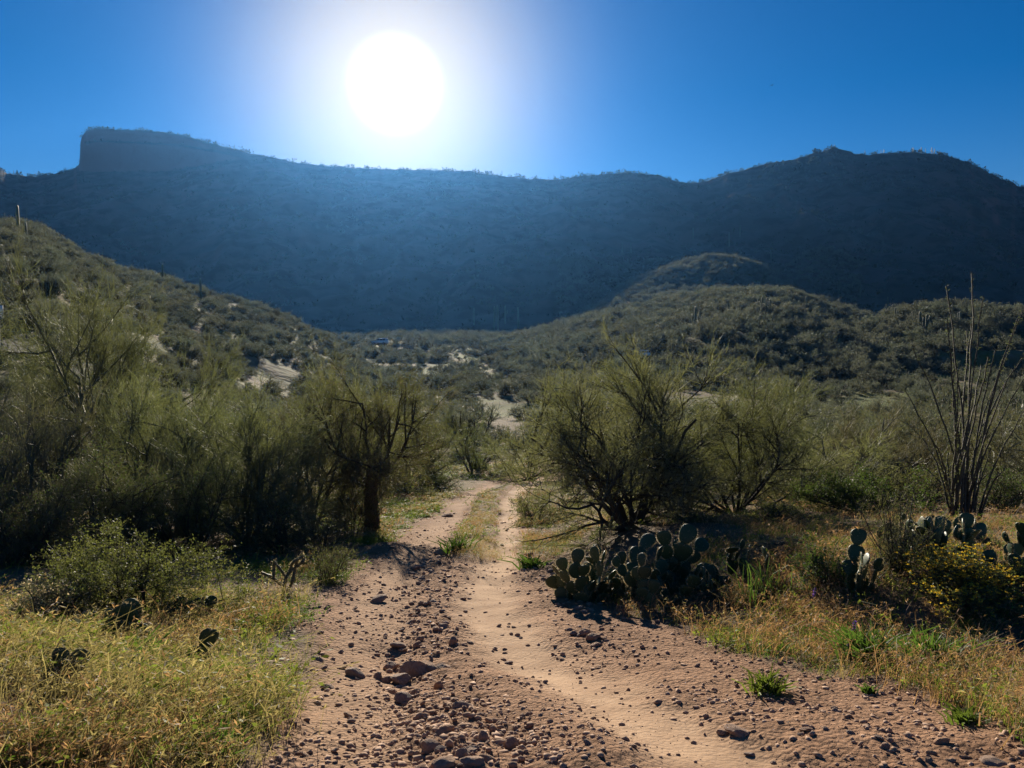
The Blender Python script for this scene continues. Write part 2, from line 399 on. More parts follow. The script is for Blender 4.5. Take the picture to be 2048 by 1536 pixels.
def solid_mat(name, a, b=None, scale=8, rough=0.8, spec=0.3, bump=0.0, bscale=30, metallic=0.0, coord='Object', rand=0.0):
    m = bpy.data.materials.new(name); t, o = nodes(m)
    col, _ = noise_col(t, a, b or a, scale, coord=coord)
    if rand:
        oi = N_(t, 'ShaderNodeObjectInfo'); mr = N_(t, 'ShaderNodeMapRange'); mr.inputs[3].default_value = 1 - rand; mr.inputs[4].default_value = 1 + rand
        L_(t, oi.outputs['Random'], mr.inputs[0]); h = N_(t, 'ShaderNodeHueSaturation'); L_(t, mr.outputs[0], h.inputs['Value']); L_(t, mr.outputs[0], h.inputs['Saturation'])
        L_(t, col, h.inputs['Color']); col = h.outputs[0]
    b_ = N_(t, 'ShaderNodeBsdfPrincipled'); b_.inputs['Roughness'].default_value = rough; b_.inputs['Specular IOR Level'].default_value = spec; b_.inputs['Metallic'].default_value = metallic
    L_(t, col, b_.inputs['Base Color'])
    if bump:
        c = N_(t, 'ShaderNodeTexCoord'); n = N_(t, 'ShaderNodeTexNoise'); n.inputs['Scale'].default_value = bscale; n.inputs['Detail'].default_value = 5
        L_(t, c.outputs[coord], n.inputs['Vector']); bp = N_(t, 'ShaderNodeBump'); bp.inputs['Strength'].default_value = bump; bp.inputs['Distance'].default_value = 0.02
        L_(t, n.outputs[0], bp.inputs['Height']); L_(t, bp.outputs[0], b_.inputs['Normal'])
    L_(t, b_.outputs[0], o.inputs['Surface']); return m

def ground_mat():
    m = bpy.data.materials.new('desert_ground'); t, o = nodes(m)
    def attr(n): return N_(t, 'ShaderNodeAttribute', attribute_name=n).outputs['Fac']
    def mix(fac, a, b, bt='MIX'):
        x = N_(t, 'ShaderNodeMix', data_type='RGBA', blend_type=bt)
        if isinstance(fac, float): x.inputs[0].default_value = fac
        else: L_(t, fac, x.inputs[0])
        for i, v in ((6, a), (7, b)):
            if isinstance(v, tuple): x.inputs[i].default_value = (*v, 1)
            else: L_(t, v, x.inputs[i])
        return x.outputs[2]
    dirt, _ = noise_col(t, (0.205, 0.115, 0.066), (0.335, 0.20, 0.122), 2.2, 6)
    fine, _ = noise_col(t, (0.72, 0.70, 0.68), (1.2, 1.15, 1.1), 38, 4, 0.3, 0.7)
    dirt = mix(1.0, dirt, fine, 'MULTIPLY')
    tr, _ = noise_col(t, (0.34, 0.215, 0.128), (0.45, 0.30, 0.185), 3.0, 5)
    soil, _ = noise_col(t, (0.13, 0.095, 0.06), (0.22, 0.145, 0.09), 1.3, 6)
    farA, _ = noise_col(t, (0.15, 0.11, 0.07), (0.11, 0.14, 0.035), 0.07, 5, 0.42, 0.6)
    base = mix(attr('far'), soil, farA)
    base = mix(attr('road'), base, dirt)
    base = mix(attr('track'), base, tr)
    b_ = N_(t, 'ShaderNodeBsdfPrincipled'); b_.inputs['Roughness'].default_value = 0.95; b_.inputs['Specular IOR Level'].default_value = 0.15
    L_(t, base, b_.inputs['Base Color'])
    c = N_(t, 'ShaderNodeTexCoord')
    n1 = N_(t, 'ShaderNodeTexNoise'); n1.inputs['Scale'].default_value = 26; n1.inputs['Detail'].default_value = 6; n1.inputs['Roughness'].default_value = 0.65
    L_(t, c.outputs['Object'], n1.inputs['Vector'])
    v1 = N_(t, 'ShaderNodeTexVoronoi'); v1.inputs['Scale'].default_value = 34; L_(t, c.outputs['Object'], v1.inputs['Vector'])
    inv = N_(t, 'ShaderNodeMath', operation='MULTIPLY_ADD'); inv.inputs[1].default_value = -0.55; L_(t, v1.outputs['Distance'], inv.inputs[0]); L_(t, n1.outputs[0], inv.inputs[2])
    # the pressed ribs of a tyre tread run across the smooth wheel track
    tread = N_(t, 'ShaderNodeMath', operation='SINE'); sc_ = N_(t, 'ShaderNodeMath', operation='MULTIPLY'); sc_.inputs[1].default_value = 2 * math.pi / 0.052
    L_(t, attr('arc'), sc_.inputs[0]); L_(t, sc_.outputs[0], tread.inputs[0])
    tm = N_(t, 'ShaderNodeMath', operation='MULTIPLY'); L_(t, tread.outputs[0], tm.inputs[0]); L_(t, attr('tread'), tm.inputs[1])
    hsum = N_(t, 'ShaderNodeMath', operation='MULTIPLY_ADD'); hsum.inputs[1].default_value = 0.035; L_(t, tm.outputs[0], hsum.inputs[0]); L_(t, inv.outputs[0], hsum.inputs[2])
    bp = N_(t, 'ShaderNodeBump'); bp.inputs['Distance'].default_value = 0.03; bp.inputs['Strength'].default_value = 1.0
    bs = N_(t, 'ShaderNodeMath', operation='MULTIPLY_ADD'); bs.inputs[1].default_value = -0.75; bs.inputs[2].default_value = 1.0; L_(t, attr('track'), bs.inputs[0]); L_(t, bs.outputs[0], bp.inputs['Strength'])
    L_(t, hsum.outputs[0], bp.inputs['Height']); L_(t, bp.outputs[0], b_.inputs['Normal'])
    L_(t, b_.outputs[0], o.inputs['Surface']); return m

def hill_mat(name, a, b, c_, s1, s2, bump=0.6):
    m = bpy.data.materials.new(name); t, o = nodes(m)
    col, _ = noise_col(t, a, b, s1, 6, 0.4, 0.6)
    col2, _ = noise_col(t, (1, 1, 1), c_, s2, 5, 0.48, 0.6)
    x = N_(t, 'ShaderNodeMix', data_type='RGBA', blend_type='MULTIPLY'); x.inputs[0].default_value = 1; L_(t, col, x.inputs[6]); L_(t, col2, x.inputs[7])
    b_ = N_(t, 'ShaderNodeBsdfPrincipled'); b_.inputs['Roughness'].default_value = 0.95; b_.inputs['Specular IOR Level'].default_value = 0.1
    # bare reddish rock where the ground is steep
    ge = N_(t, 'ShaderNodeNewGeometry'); sx = N_(t, 'ShaderNodeSeparateXYZ'); L_(t, ge.outputs['Normal'], sx.inputs[0])
    st = N_(t, 'ShaderNodeMapRange'); st.inputs[1].default_value = 0.78; st.inputs[2].default_value = 0.55; L_(t, sx.outputs['Z'], st.inputs[0])
    xr = N_(t, 'ShaderNodeMix', data_type='RGBA'); L_(t, st.outputs[0], xr.inputs[0]); L_(t, x.outputs[2], xr.inputs[6]); xr.inputs[7].default_value = (0.125, 0.062, 0.05, 1)
    L_(t, xr.outputs[2], b_.inputs['Base Color'])
    tcn = N_(t, 'ShaderNodeTexCoord'); n = N_(t, 'ShaderNodeTexNoise'); n.inputs['Scale'].default_value = s2 * 3; n.inputs['Detail'].default_value = 6
    L_(t, tcn.outputs['Object'], n.inputs['Vector']); bp = N_(t, 'ShaderNodeBump'); bp.inputs['Strength'].default_value = bump; bp.inputs['Distance'].default_value = 1.0
    L_(t, n.outputs[0], bp.inputs['Height']); L_(t, bp.outputs[0], b_.inputs['Normal'])
    L_(t, b_.outputs[0], o.inputs['Surface']); return m

MAT = {}
MAT['ground'] = ground_mat()
MAT['hill'] = hill_mat('hillside_soil', (0.165, 0.12, 0.08), (0.115, 0.115, 0.05), (0.72, 0.82, 0.55), 0.16, 0.12)
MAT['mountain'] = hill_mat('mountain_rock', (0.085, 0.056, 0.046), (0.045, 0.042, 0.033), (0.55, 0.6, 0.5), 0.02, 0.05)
MAT['twig'] = plant_mat('palo_verde_twig', (0.115, 0.125, 0.085), (0.165, 0.165, 0.12), 1.2, 0.34, 0.6, 0.15, rand=0.25)
MAT['twig_grey'] = plant_mat('grey_twig', (0.15, 0.135, 0.105), (0.115, 0.115, 0.09), 1.2, 0.27, 0.6, 0.15, rand=0.25)
MAT['bark'] = solid_mat('dark_bark', (0.04, 0.034, 0.028), (0.07, 0.058, 0.044), 9, 0.85, 0.25, 0.5, 60)
MAT['bark_green'] = solid_mat('green_bark', (0.085, 0.085, 0.05), (0.13, 0.125, 0.075), 6, 0.6, 0.4, 0.3, 60)
MAT['deadwood'] = solid_mat('bleached_wood', (0.36, 0.31, 0.26), (0.25, 0.21, 0.17), 9, 0.6, 0.4, 0.3, 60)
MAT['leaf'] = plant_mat('jojoba_leaf', (0.075, 0.088, 0.042), (0.125, 0.125, 0.06), 5, 0.42, 0.6, 0.18)
MAT['leaf_dark'] = plant_mat('dark_green_leaf', (0.055, 0.085, 0.03), (0.08, 0.11, 0.04), 5, 0.35, 0.6, 0.15)
MAT['far_leaf'] = plant_mat('scrub_foliage', (0.082, 0.092, 0.075), (0.125, 0.13, 0.105), 0.7, 0.36, 0.6, 0.2, rand=0.3, tcol=(1.4, 1.45, 1.05))
MAT['mass_leaf'] = plant_mat('hillside_foliage', (0.08, 0.08, 0.05), (0.115, 0.105, 0.068), 0.2, 0.28, 0.7, 0.15, tint=True, tcol=(1.3, 1.25, 0.8))
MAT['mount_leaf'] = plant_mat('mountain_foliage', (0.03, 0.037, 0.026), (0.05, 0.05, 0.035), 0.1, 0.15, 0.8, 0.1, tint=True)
MAT['grass'] = plant_mat('grass_blade', (0.85, 0.85, 0.85), (1.15, 1.15, 1.15), 2, 0.46, 0.6, 0.2, tint=True, tcol=(1.3, 1.35, 0.8))
MAT['pad'] = plant_mat('cactus_skin', (0.034, 0.068, 0.03), (0.05, 0.088, 0.04), 14, 0.10, 0.5, 0.35, rand=0.15)
MAT['spine'] = plant_mat('cactus_spine', (0.62, 0.52, 0.34), (0.5, 0.4, 0.25), 8, 0.5, 0.4, 0.4, tcol=(1.1, 1.05, 0.9))
MAT['saguaro'] = plant_mat('saguaro_skin', (0.07, 0.085, 0.05), (0.095, 0.105, 0.06), 2, 0.05, 0.55, 0.3)
MAT['ocotillo'] = solid_mat('ocotillo_bark', (0.05, 0.042, 0.034), (0.10, 0.085, 0.06), 22, 0.7, 0.3, 0.6, 80)
MAT['yellow'] = plant_mat('yellow_petal', (0.52, 0.37, 0.04), (0.6, 0.44, 0.07), 8, 0.5, 0.6, 0.2, tcol=(1.2, 1.1, 0.6))
MAT['purple'] = plant_mat('purple_petal', (0.22, 0.12, 0.42), (0.28, 0.16, 0.5), 8, 0.5, 0.6, 0.2, tcol=(1.3, 1.1, 1.3))
MAT['stone'] = solid_mat('red_brown_stone', (0.30, 0.19, 0.13), (0.42, 0.29, 0.21), 9, 0.9, 0.25, 0.6, 45, rand=0.22)
MAT['gravel'] = solid_mat('gravel_stone', (0.24, 0.145, 0.095), (0.45, 0.31, 0.22), 9, 0.92, 0.2)
MAT['cholla'] = plant_mat('cholla_skin', (0.075, 0.085, 0.05), (0.11, 0.105, 0.065), 20, 0.1, 0.6, 0.3)
MAT['white_paint'] = solid_mat('white_car_paint', (0.78, 0.79, 0.8), (0.74, 0.75, 0.77), 3, 0.25, 0.5)
MAT['glass'] = solid_mat('dark_car_glass', (0.02, 0.025, 0.03), None, 3, 0.08, 0.6)
MAT['rubber'] = solid_mat('tyre_rubber', (0.03, 0.03, 0.03), None, 3, 0.85, 0.2)
MAT['steel'] = solid_mat('galvanised_steel', (0.42, 0.43, 0.44), (0.35, 0.36, 0.37), 6, 0.5, 0.5, metallic=0.6)
MAT['sign_white'] = solid_mat('sign_face', (0.75, 0.76, 0.76), None, 3, 0.5, 0.4)
MAT['sign_black'] = solid_mat('sign_print', (0.02, 0.02, 0.02), None, 3, 0.5, 0.4)
MAT['asphalt'] = solid_mat('asphalt', (0.06, 0.06, 0.062), (0.05, 0.05, 0.052), 3, 0.9, 0.2)
MAT['feather'] = solid_mat('dark_feather', (0.03, 0.028, 0.025), None, 3, 0.7, 0.2)

# ------------------------------------------------------------------ the ground sheet
def build_ground():
    r = [0.25]
    while r[-1] < 2.2: r.append(r[-1] + 0.25)
    while r[-1] < 9: r.append(r[-1] + 0.0075 + 0.0042 * r[-1] * 0.75)
    while r[-1] < 60: r.append(r[-1] * 1.016)
    while r[-1] < 400: r.append(r[-1] * 1.03)
    while r[-1] < 1300: r.append(r[-1] * 1.12)
    r = np.array(r)
    a = np.concatenate([np.radians(np.linspace(-37, 37, 280)), np.radians(np.linspace(37, 323, 62))[1:-1]])
    R, A = np.meshgrid(r, a, indexing='ij'); x = R * np.sin(A); y = R * np.cos(A)
    z = H_fine(x, y)
    rm = road_mask(x, y) * (1 - strip_mask(x, y)); t1 = track_mask(x, y); t2 = track2_mask(x, y)
    d, arc, side = poly_dist(x, y, TRACK)
    arc = arc + d * 0.6
    tread = t1 * sm((vnoise(x * 1.5, y * 1.5, 77) - 0.3) / 0.3) * sm((14 - y) / 5)
    far = sm((np.hypot(x, y) - 22) / 25)
    nr, na = R.shape; idx = np.arange(nr * na).reshape(nr, na); nx = np.roll(idx, -1, 1)
    Q = np.stack([idx[:-1], nx[:-1], nx[1:], idx[1:]], -1).reshape(-1, 4)[:, ::-1]
    V = np.stack([x, y, z], -1).reshape(-1, 3)
    c = len(V); V = np.concatenate([V, [[0, 0, float(H(0., 0.))]]])
    T = np.stack([nx[0], idx[0], np.full(na, c)], -1)[:, ::-1]
    def ex(v): return np.concatenate([np.ravel(v), [0.5]])
    me = mesh_np('ground', V, [Q, T], [MAT['ground']], {'road': ex(rm), 'track': ex(np.clip(t1 + 0.45 * t2 * rm, 0, 1) * 0.9), 'arc': ex(arc), 'tread': ex(tread), 'far': ex(far)}, True)
    tag(link('ground', me), 'reddish stony desert ground with a rutted dirt track running downhill', kind='structure')
def patch(name, fn, u, yv, mat, label):
    U, Y = np.meshgrid(u, yv, indexing='ij'); x = U * Y; z = np.maximum(fn(x, Y), -13)
    n, k = U.shape; idx = np.arange(n * k).reshape(n, k)
    Q = np.stack([idx[:-1, :-1], idx[1:, :-1], idx[1:, 1:], idx[:-1, 1:]], -1).reshape(-1, 4)
    me = mesh_np(name, np.stack([x, Y, z], -1).reshape(-1, 3), [Q], [mat], None, True)
    return tag(link(name, me), label, kind='structure')
build_ground()
patch('hill', hill_left, np.linspace(-1.7, -0.05, 190), np.concatenate([np.linspace(18, 60, 50), np.linspace(61, 290, 110)]), MAT['hill'], 'brushy hillside falling from the left towards the valley')
patch('hill', hill_right, np.linspace(-0.05, 0.6, 150), np.linspace(290, 800, 120), MAT['hill'], 'sunlit spur in front of the dark mountain')
patch('hill', hill_apron, np.linspace(-0.15, 0.62, 160), np.linspace(125, 470, 120), MAT['hill'], 'broad low brushy apron before the sunlit spur')
patch('hill', mound_right, np.linspace(0.35, 1.6, 150), np.linspace(165, 330, 100), MAT['hill'], 'low brushy mound above a dark earth bank')
_uu = np.unique(np.concatenate([np.linspace(-1.3, -0.72, 50), np.linspace(-0.72, 0.72, 380), np.linspace(0.72, 1.35, 50), np.linspace(CLIFF_U0 - 0.006, CLIFF_U0 + 0.01, 40)]))
_yt = np.concatenate([np.linspace(395, 900, 48), np.linspace(905, 1190, 84), np.linspace(1200, 1420, 24)])
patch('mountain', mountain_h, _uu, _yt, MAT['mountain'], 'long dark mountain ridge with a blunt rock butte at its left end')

# ------------------------------------------------------------------ plant builders (each returns meshes around the origin)
def woody(seed, w, d, h, stems=7, n1=7, n2=8, n3=9, n4=4, twig=0.0045, lean=(12, 78), r0=0.035, trop=0.03, tropt=0.06, leafn=0, leafs=(0.02, 0.01), tiplen=1.0, dead=0.0, trunk_h=0.0, minz=None):
    """branch lines of an open desert tree: list of (lines, radius start, radius end)"""
    rs = np.random.RandomState(seed)
    az = (np.arange(stems) + rs.rand(stems) * 0.9) * 2 * np.pi / stems
    el = np.radians(lean[0] + (lean[1] - lean[0]) * rs.rand(stems))
    D = np.stack([np.cos(az) * np.cos(el), np.sin(az) * np.cos(el), np.sin(el)], -1)
    p = np.stack([np.cos(az), np.sin(az), np.zeros(stems)], -1) * 0.03 * h; L = h * (0.55 + 0.3 * rs.rand(stems))[:, None]
    p[:, 2] = trunk_h * h
    pts = [p]
    for k in range(7):
        pts.append(pts[-1] + D * L / 7); D = norm(D + np.array([0, 0, trop]) + 0.13 * rs.randn(stems, 3))
    l0 = np.stack(pts, 1)
    l1 = grow(l0, n1, (0.22 * h, 0.46 * h), rs, 5, (0.14, 1.0), (20, 78), trop * 0.5, 0.13)
    l2 = grow(l1, n2, (0.10 * h, 0.26 * h), rs, 4, (0.15, 1.0), (18, 60), tropt, 0.13)
    l3 = grow(l2, n3, (0.05 * h * tiplen, 0.14 * h * tiplen), rs, 3, (0.05, 1.0), (12, 48), tropt, 0.12)
    pol = [l0, l1, l2, l3]
    if n4: pol.append(grow(l3, n4, (0.02 * h * tiplen, 0.06 * h * tiplen), rs, 2, (0.1, 1.0), (20, 70), tropt, 0.1))
    pol = fit(pol, w, d, h)
    for q in pol: q[..., 2] = np.maximum(q[..., 2], -0.15 if minz is None else minz)
    return rs, pol
def wood_mesh(pol, r0, mats, name, levels=2, twigr=0.003, sides=(7, 4, 3), trunk=None):
    mb = MB(); N0 = len(pol[0])
    rad = [(r0, r0 * 0.35), (r0 * 0.42, r0 * 0.14), (r0 * 0.15, r0 * 0.06)]
    for k in range(levels):
        V, Q = tubes(pol[k], taper(pol[k], *rad[k]), sides[k]); mb.add(V, Q)
    if trunk is not None:
        V, Q = tubes(trunk[0][None], trunk[1][None], 10); mb.add(V, Q)
    return mb.mesh(name, mats, True)
def twig_mesh(rs, pol, width, mats, name, leafn=0, leafs=(0.02, 0.01), start=3, leafmat=1, thick=None):
    mb = MB()
    if thick: V, Q = ribbons(pol[2], np.full(len(pol[2]), thick), rs); mb.add(V, Q, m=2)
    for k in range(start, len(pol)):
        V, Q = ribbons(pol[k], np.full(len(pol[k]), width) * (0.7 + 0.6 * rs.rand(len(pol[k]))) * (1.0 if k == start else 0.8), rs); mb.add(V, Q)
    if leafn:
        q = pol[-1]; i = rs.randint(0, len(q), leafn); k = rs.randint(0, q.shape[1], leafn)
        c = q[i, k] + rs.randn(leafn, 3) * leafs[0] * 0.5; dd = rs.randn(leafn, 3) + np.array([0, 0, 0.5])
        sc_ = 0.7 + 0.6 * rs.rand(leafn)
        V, Q = leaves(c, dd, leafs[0] * sc_, leafs[1] * sc_, rs); mb.add(V, Q, m=leafmat)
    return mb.mesh(name, mats, False)

def tree(name, label, cat, loc, seed, w, d, h, group=None, bark='bark_green', twig='twig', width=0.0045, leafn=0, leafs=(0.02, 0.01), leafmat='leaf', trunk=None, rz=0.0, parts=('trunk', 'crown'), **kw):
    rs, pol = woody(seed, w, d, h, **kw)
    root = empty(name, loc, label, cat, group, rz)
    near = parts[0] == 'trunk' and loc[1] < 13.5
    link(parts[0], wood_mesh(pol, kw.get('r0', 0.035), [MAT[bark]], parts[0], levels=3 if near else 2, trunk=trunk), root)
    c = link(parts[1], twig_mesh(rs, pol, width, [MAT[twig], MAT[leafmat], MAT[bark]], parts[1], leafn, leafs, thick=None if near else max(width * 1.3, kw.get('r0', 0.035) * 0.22)), root); c['kind'] = 'stuff'
    return root, pol

def at_px(px, Y):
    x = ray(px, 900)[0] * Y; return x, Y
def top_h(px, py, Y):
    """height above the ground there of a point of the photograph at distance Y"""
    x = ray(px, py)[0] * Y; return CAM_Z + ray(px, py)[1] * Y - ground(x, Y)
def spot(px, Y, sink=0.04):
    x, y = at_px(px, Y); return (x, y, ground(x, y) - sink)
def wpx(n, Y): return n * Y / 1536

# ------------------------------------------------------------------ trees and tall shrubs one by one
def palo(label, px, Y, top, wid, seed, **kw):
    h = top_h(px, top, Y); w = wpx(wid, Y)
    kw.setdefault('d', w * 0.8)
    dd = kw.pop('d')
    return tree('palo_verde_tree', label, 'tree', spot(px, Y), seed, w, dd, h, group='palo verde trees along the track', **kw)

palo('large palo verde with a low arching limb beside the track, prickly pears at its foot', 1262, 11.8, 712, 430, 203, stems=11, n1=8, n2=9, n3=9, n4=4, r0=0.05, lean=(-2, 84), leafn=16000, leafs=(0.026, 0.011), bark='bark', width=0.0072)
palo('fine-twigged palo verde standing between the large one and the dark leafy bush', 1475, 12.6, 765, 430, 205, stems=12, n1=7, n2=9, n3=9, n4=4, r0=0.03, lean=(2, 84), leafn=10000, leafs=(0.024, 0.010), bark='bark', width=0.0068)
palo('rounded brownish palo verde between the dark leafy bush and the ocotillo', 1760, 19, 815, 235, 8, stems=10, n1=7, n2=8, n3=8, n4=3, width=0.0084, r0=0.04, twig='twig_grey')
palo('broad hazy palo verde rising behind the fine-twigged one', 1590, 27, 762, 380, 9, stems=10, n1=8, n2=8, n3=8, n4=3, width=0.0112, r0=0.05)
palo('palo verde cut by the picture edge behind the ocotillo', 2050, 17, 805, 300, 12, stems=9, n1=7, n2=8, n3=8, n4=3, width=0.0084, twig='twig_grey')
palo('tallest palo verde in the thicket beside the track, its crown rising against the hillside', 235, 17, 580, 500, 14, stems=11, n1=9, n2=9, n3=9, n4=4, r0=0.055, lean=(20, 86), leafn=6000, width=0.0075, leafs=(0.03, 0.012))
palo('palo verde with sunlit bare limbs at the thicket edge behind the jojoba bush', 40, 12, 790, 460, 16, stems=11, n1=8, n2=9, n3=9, n4=3, r0=0.045, lean=(10, 80), twig='twig_grey', leafn=9000, leafs=(0.026, 0.011), width=0.0068)
palo('dense palo verde filling the middle of the thicket behind the jojoba bush', 345, 14.2, 765, 370, 18, stems=12, n1=8, n2=9, n3=9, n4=3, r0=0.04, width=0.0070, lean=(10, 84), leafn=9000, leafs=(0.026, 0.011))
palo('upright brushy palo verde nearest the track in the thicket, dark at its foot', 495, 12.8, 795, 300, 20, stems=14, n1=8, n2=8, n3=9, n4=3, r0=0.028, lean=(25, 86), leafn=9000, leafs=(0.026, 0.011), width=0.0068)
palo('sprawling palo verde with pale arching limbs between the brushy one and the dark-trunked tree', 615, 14.6, 815, 280, 22, stems=9, n1=8, n2=8, n3=9, n4=4, r0=0.035, lean=(10, 74), twig='twig_grey', width=0.0068, leafn=5000, leafs=(0.026, 0.011))
palo('rounded olive palo verde left of the bend in the track', 815, 30, 800, 235, 24, stems=11, n1=8, n2=8, n3=8, n4=3, width=0.0126, r0=0.05, lean=(15, 80))
palo('small lime-green palo verde with a bare crooked trunk by the bend in the track', 945, 37, 845, 120, 26, stems=5, n1=6, n2=7, n3=8, n4=3, width=0.0140, r0=0.06, lean=(30, 75))
palo('palo verde overhanging the far end of the track', 1060, 34, 850, 160, 28, stems=9, n1=7, n2=7, n3=8, n4=3, width=0.0126, r0=0.045)
palo('palo verde behind the dark-trunked mesquite', 690, 26, 735, 260, 30, stems=10, n1=8, n2=8, n3=8, n4=3, width=0.0112, r0=0.05)
palo('grey palo verde behind the ocotillo and the rounded brownish one', 1900, 25, 790, 300, 34, stems=9, n1=7, n2=7, n3=8, n4=3, width=0.010, r0=0.04, twig='twig_grey', leafn=3000, leafs=(0.05, 0.02))
palo('low palo verde between the fine-twigged and the rounded brownish ones', 1630, 15.5, 855, 330, 36, stems=11, n1=7, n2=7, n3=8, n4=3, width=0.008, r0=0.03, lean=(5, 82), leafn=4000, leafs=(0.03, 0.012))
# mesquite with a dark trunk
_h = top_h(740, 740, 15.2); _l = spot(742, 15.2)
tr_ = np.array([[0, 0, -0.1], [0.01, 0, .35], [-.03, .02, .75], [.02, .02, 1.1], [.05, 0, 1.4]])
tree('mesquite_tree', 'mesquite with a thick dark trunk at the grassy edge of the track', 'tree', _l, 33, wpx(300, 15.2), 2.4, _h, stems=8, n1=8, n2=9, n3=9, n4=4, r0=0.042, trunk_h=0.3, lean=(18, 80), bark='bark', twig='twig_grey', leafn=24000, leafs=(0.034, 0.013), leafmat='leaf', trunk=(tr_, np.array([.17, .15, .14, .12, .09])), width=0.005, trop=0.03, tropt=0.04)

def bush(name, label, cat, px, Y, top, wid, seed, group=None, **kw):
    h = top_h(px, top, Y); w = wpx(wid, Y); dd = kw.pop('d', w * 0.85)
    return tree(name, label, cat, spot(px, Y), seed, w, dd, h, group=group, parts=('stem', 'foliage'), **kw)
bush('jojoba_bush', 'round jojoba bush with sunlit yellowish top leaves in front of the dark thicket', 'bush', 266, 6.7, 1050, 400, 40, stems=14, n1=6, n2=8, n3=8, n4=0, r0=0.012, bark='bark', twig='twig_grey', leafn=24000, leafs=(0.022, 0.0125), lean=(5, 86), width=0.003, minz=0.02)
bush('tangled_bush', 'dark tangled bush in the shade at the left picture edge beneath the thicket', 'bush', 20, 10.3, 905, 330, 141, stems=14, n1=7, n2=7, n3=7, n4=3, r0=0.02, bark='bark', twig='twig_grey', leafn=7000, leafs=(0.025, 0.012), leafmat='leaf_dark', lean=(8, 85), width=0.0045, minz=0.02)
bush('tangled_bush', 'dark tangled bush in the shade of the thicket just behind the jojoba bush', 'bush', 195, 10.6, 900, 330, 142, stems=14, n1=7, n2=7, n3=7, n4=3, r0=0.02, bark='bark', twig='twig_grey', leafn=7000, leafs=(0.025, 0.012), leafmat='leaf_dark', lean=(8, 85), width=0.0045, minz=0.02)
bush('tangled_bush', 'dark tangled bush between the jojoba bush and the upright brushy palo verde', 'bush', 385, 11.4, 925, 240, 143, stems=14, n1=7, n2=7, n3=6, n4=3, r0=0.02, bark='bark', twig='twig', leafn=6000, leafs=(0.025, 0.012), leafmat='leaf_dark', lean=(8, 85), width=0.0045, minz=0.02)
bush('leafy_bush', 'dark green leafy bush in deep shade between the palo verdes and the ocotillo', 'bush', 1715, 12.6, 935, 260, 42, stems=12, n1=7, n2=7, n3=6, n4=0, r0=0.02, bark='bark', twig='twig_grey', leafn=13000, leafs=(0.035, 0.018), leafmat='leaf_dark', lean=(15, 85), width=0.004, minz=0.02)
bush('dead_bush', 'bare twiggy bush with dry pinkish flower heads at the left picture edge', 'bush', 92, 6.1, 1150, 200, 44, stems=9, n1=6, n2=7, n3=7, n4=1, r0=0.013, bark='bark', twig='twig_grey', leafn=1500, leafs=(0.018, 0.013), leafmat='spine', lean=(15, 75), width=0.0036)
bush('twiggy_bush', 'fine grey twiggy shrub between the two prickly pears on the bank', 'bush', 1620, 7.5, 1085, 240, 46, stems=22, n1=7, n2=6, n3=5, n4=0, r0=0.007, bark='bark', twig='twig_grey', lean=(30, 85), width=0.0042, trop=0.12, tropt=0.18)
bush('twiggy_bush', 'sparse dark dead sprigs at the bottom corner beside the meadow grass', 'bush', 50, 3.6, 1395, 220, 48, stems=12, n1=3, n2=3, n3=3, n4=0, r0=0.004, bark='bark', twig='twig_grey', lean=(50, 85), width=0.002)
bush('desert_bush', 'small dark round bush on the grass just left of the bend', 'bush', 957, 38, 908, 46, 50, stems=10, n1=5, n2=6, n3=6, n4=0, r0=0.012, bark='bark', twig='twig', leafn=2600, leafs=(0.06, 0.03), leafmat='leaf_dark', width=0.008, minz=0.02)
bush('desert_bush', 'dusky low shrub with prickly pear behind it left of the track', 'bush', 880, 27, 948, 80, 52, stems=10, n1=5, n2=6, n3=6, n4=0, r0=0.012, bark='bark', twig='twig_grey', leafn=1800, leafs=(0.04, 0.02), leafmat='leaf_dark', width=0.006, minz=0.02)
bush('desert_bush', 'dusky shrub in front of the rounded olive palo verde', 'bush', 800, 24, 925, 130, 53, stems=10, n1=5, n2=6, n3=6, n4=0, r0=0.014, bark='bark', twig='twig_grey', leafn=2600, leafs=(0.04, 0.02), leafmat='leaf', width=0.006, minz=0.02)
bush('desert_bush', 'pale tussock-like grey shrublet at the dry grass edge near the picture corner', 'bush', 1965, 4.9, 1262, 150, 54, stems=26, n1=5, n2=5, n3=4, n4=0, r0=0.004, bark='deadwood', twig='twig_grey', lean=(35, 85), width=0.0022, minz=0.01)
bush('flowering_bush', 'low dark green leafy plant with purple flowers at the foot of the twiggy shrub', 'bush', 1655, 6.5, 1185, 150, 56, stems=16, n1=5, n2=5, n3=5, n4=0, r0=0.005, bark='bark', twig='twig', leafn=3200, leafs=(0.026, 0.012), leafmat='leaf_dark', lean=(25, 85), width=0.0025, minz=0.01)
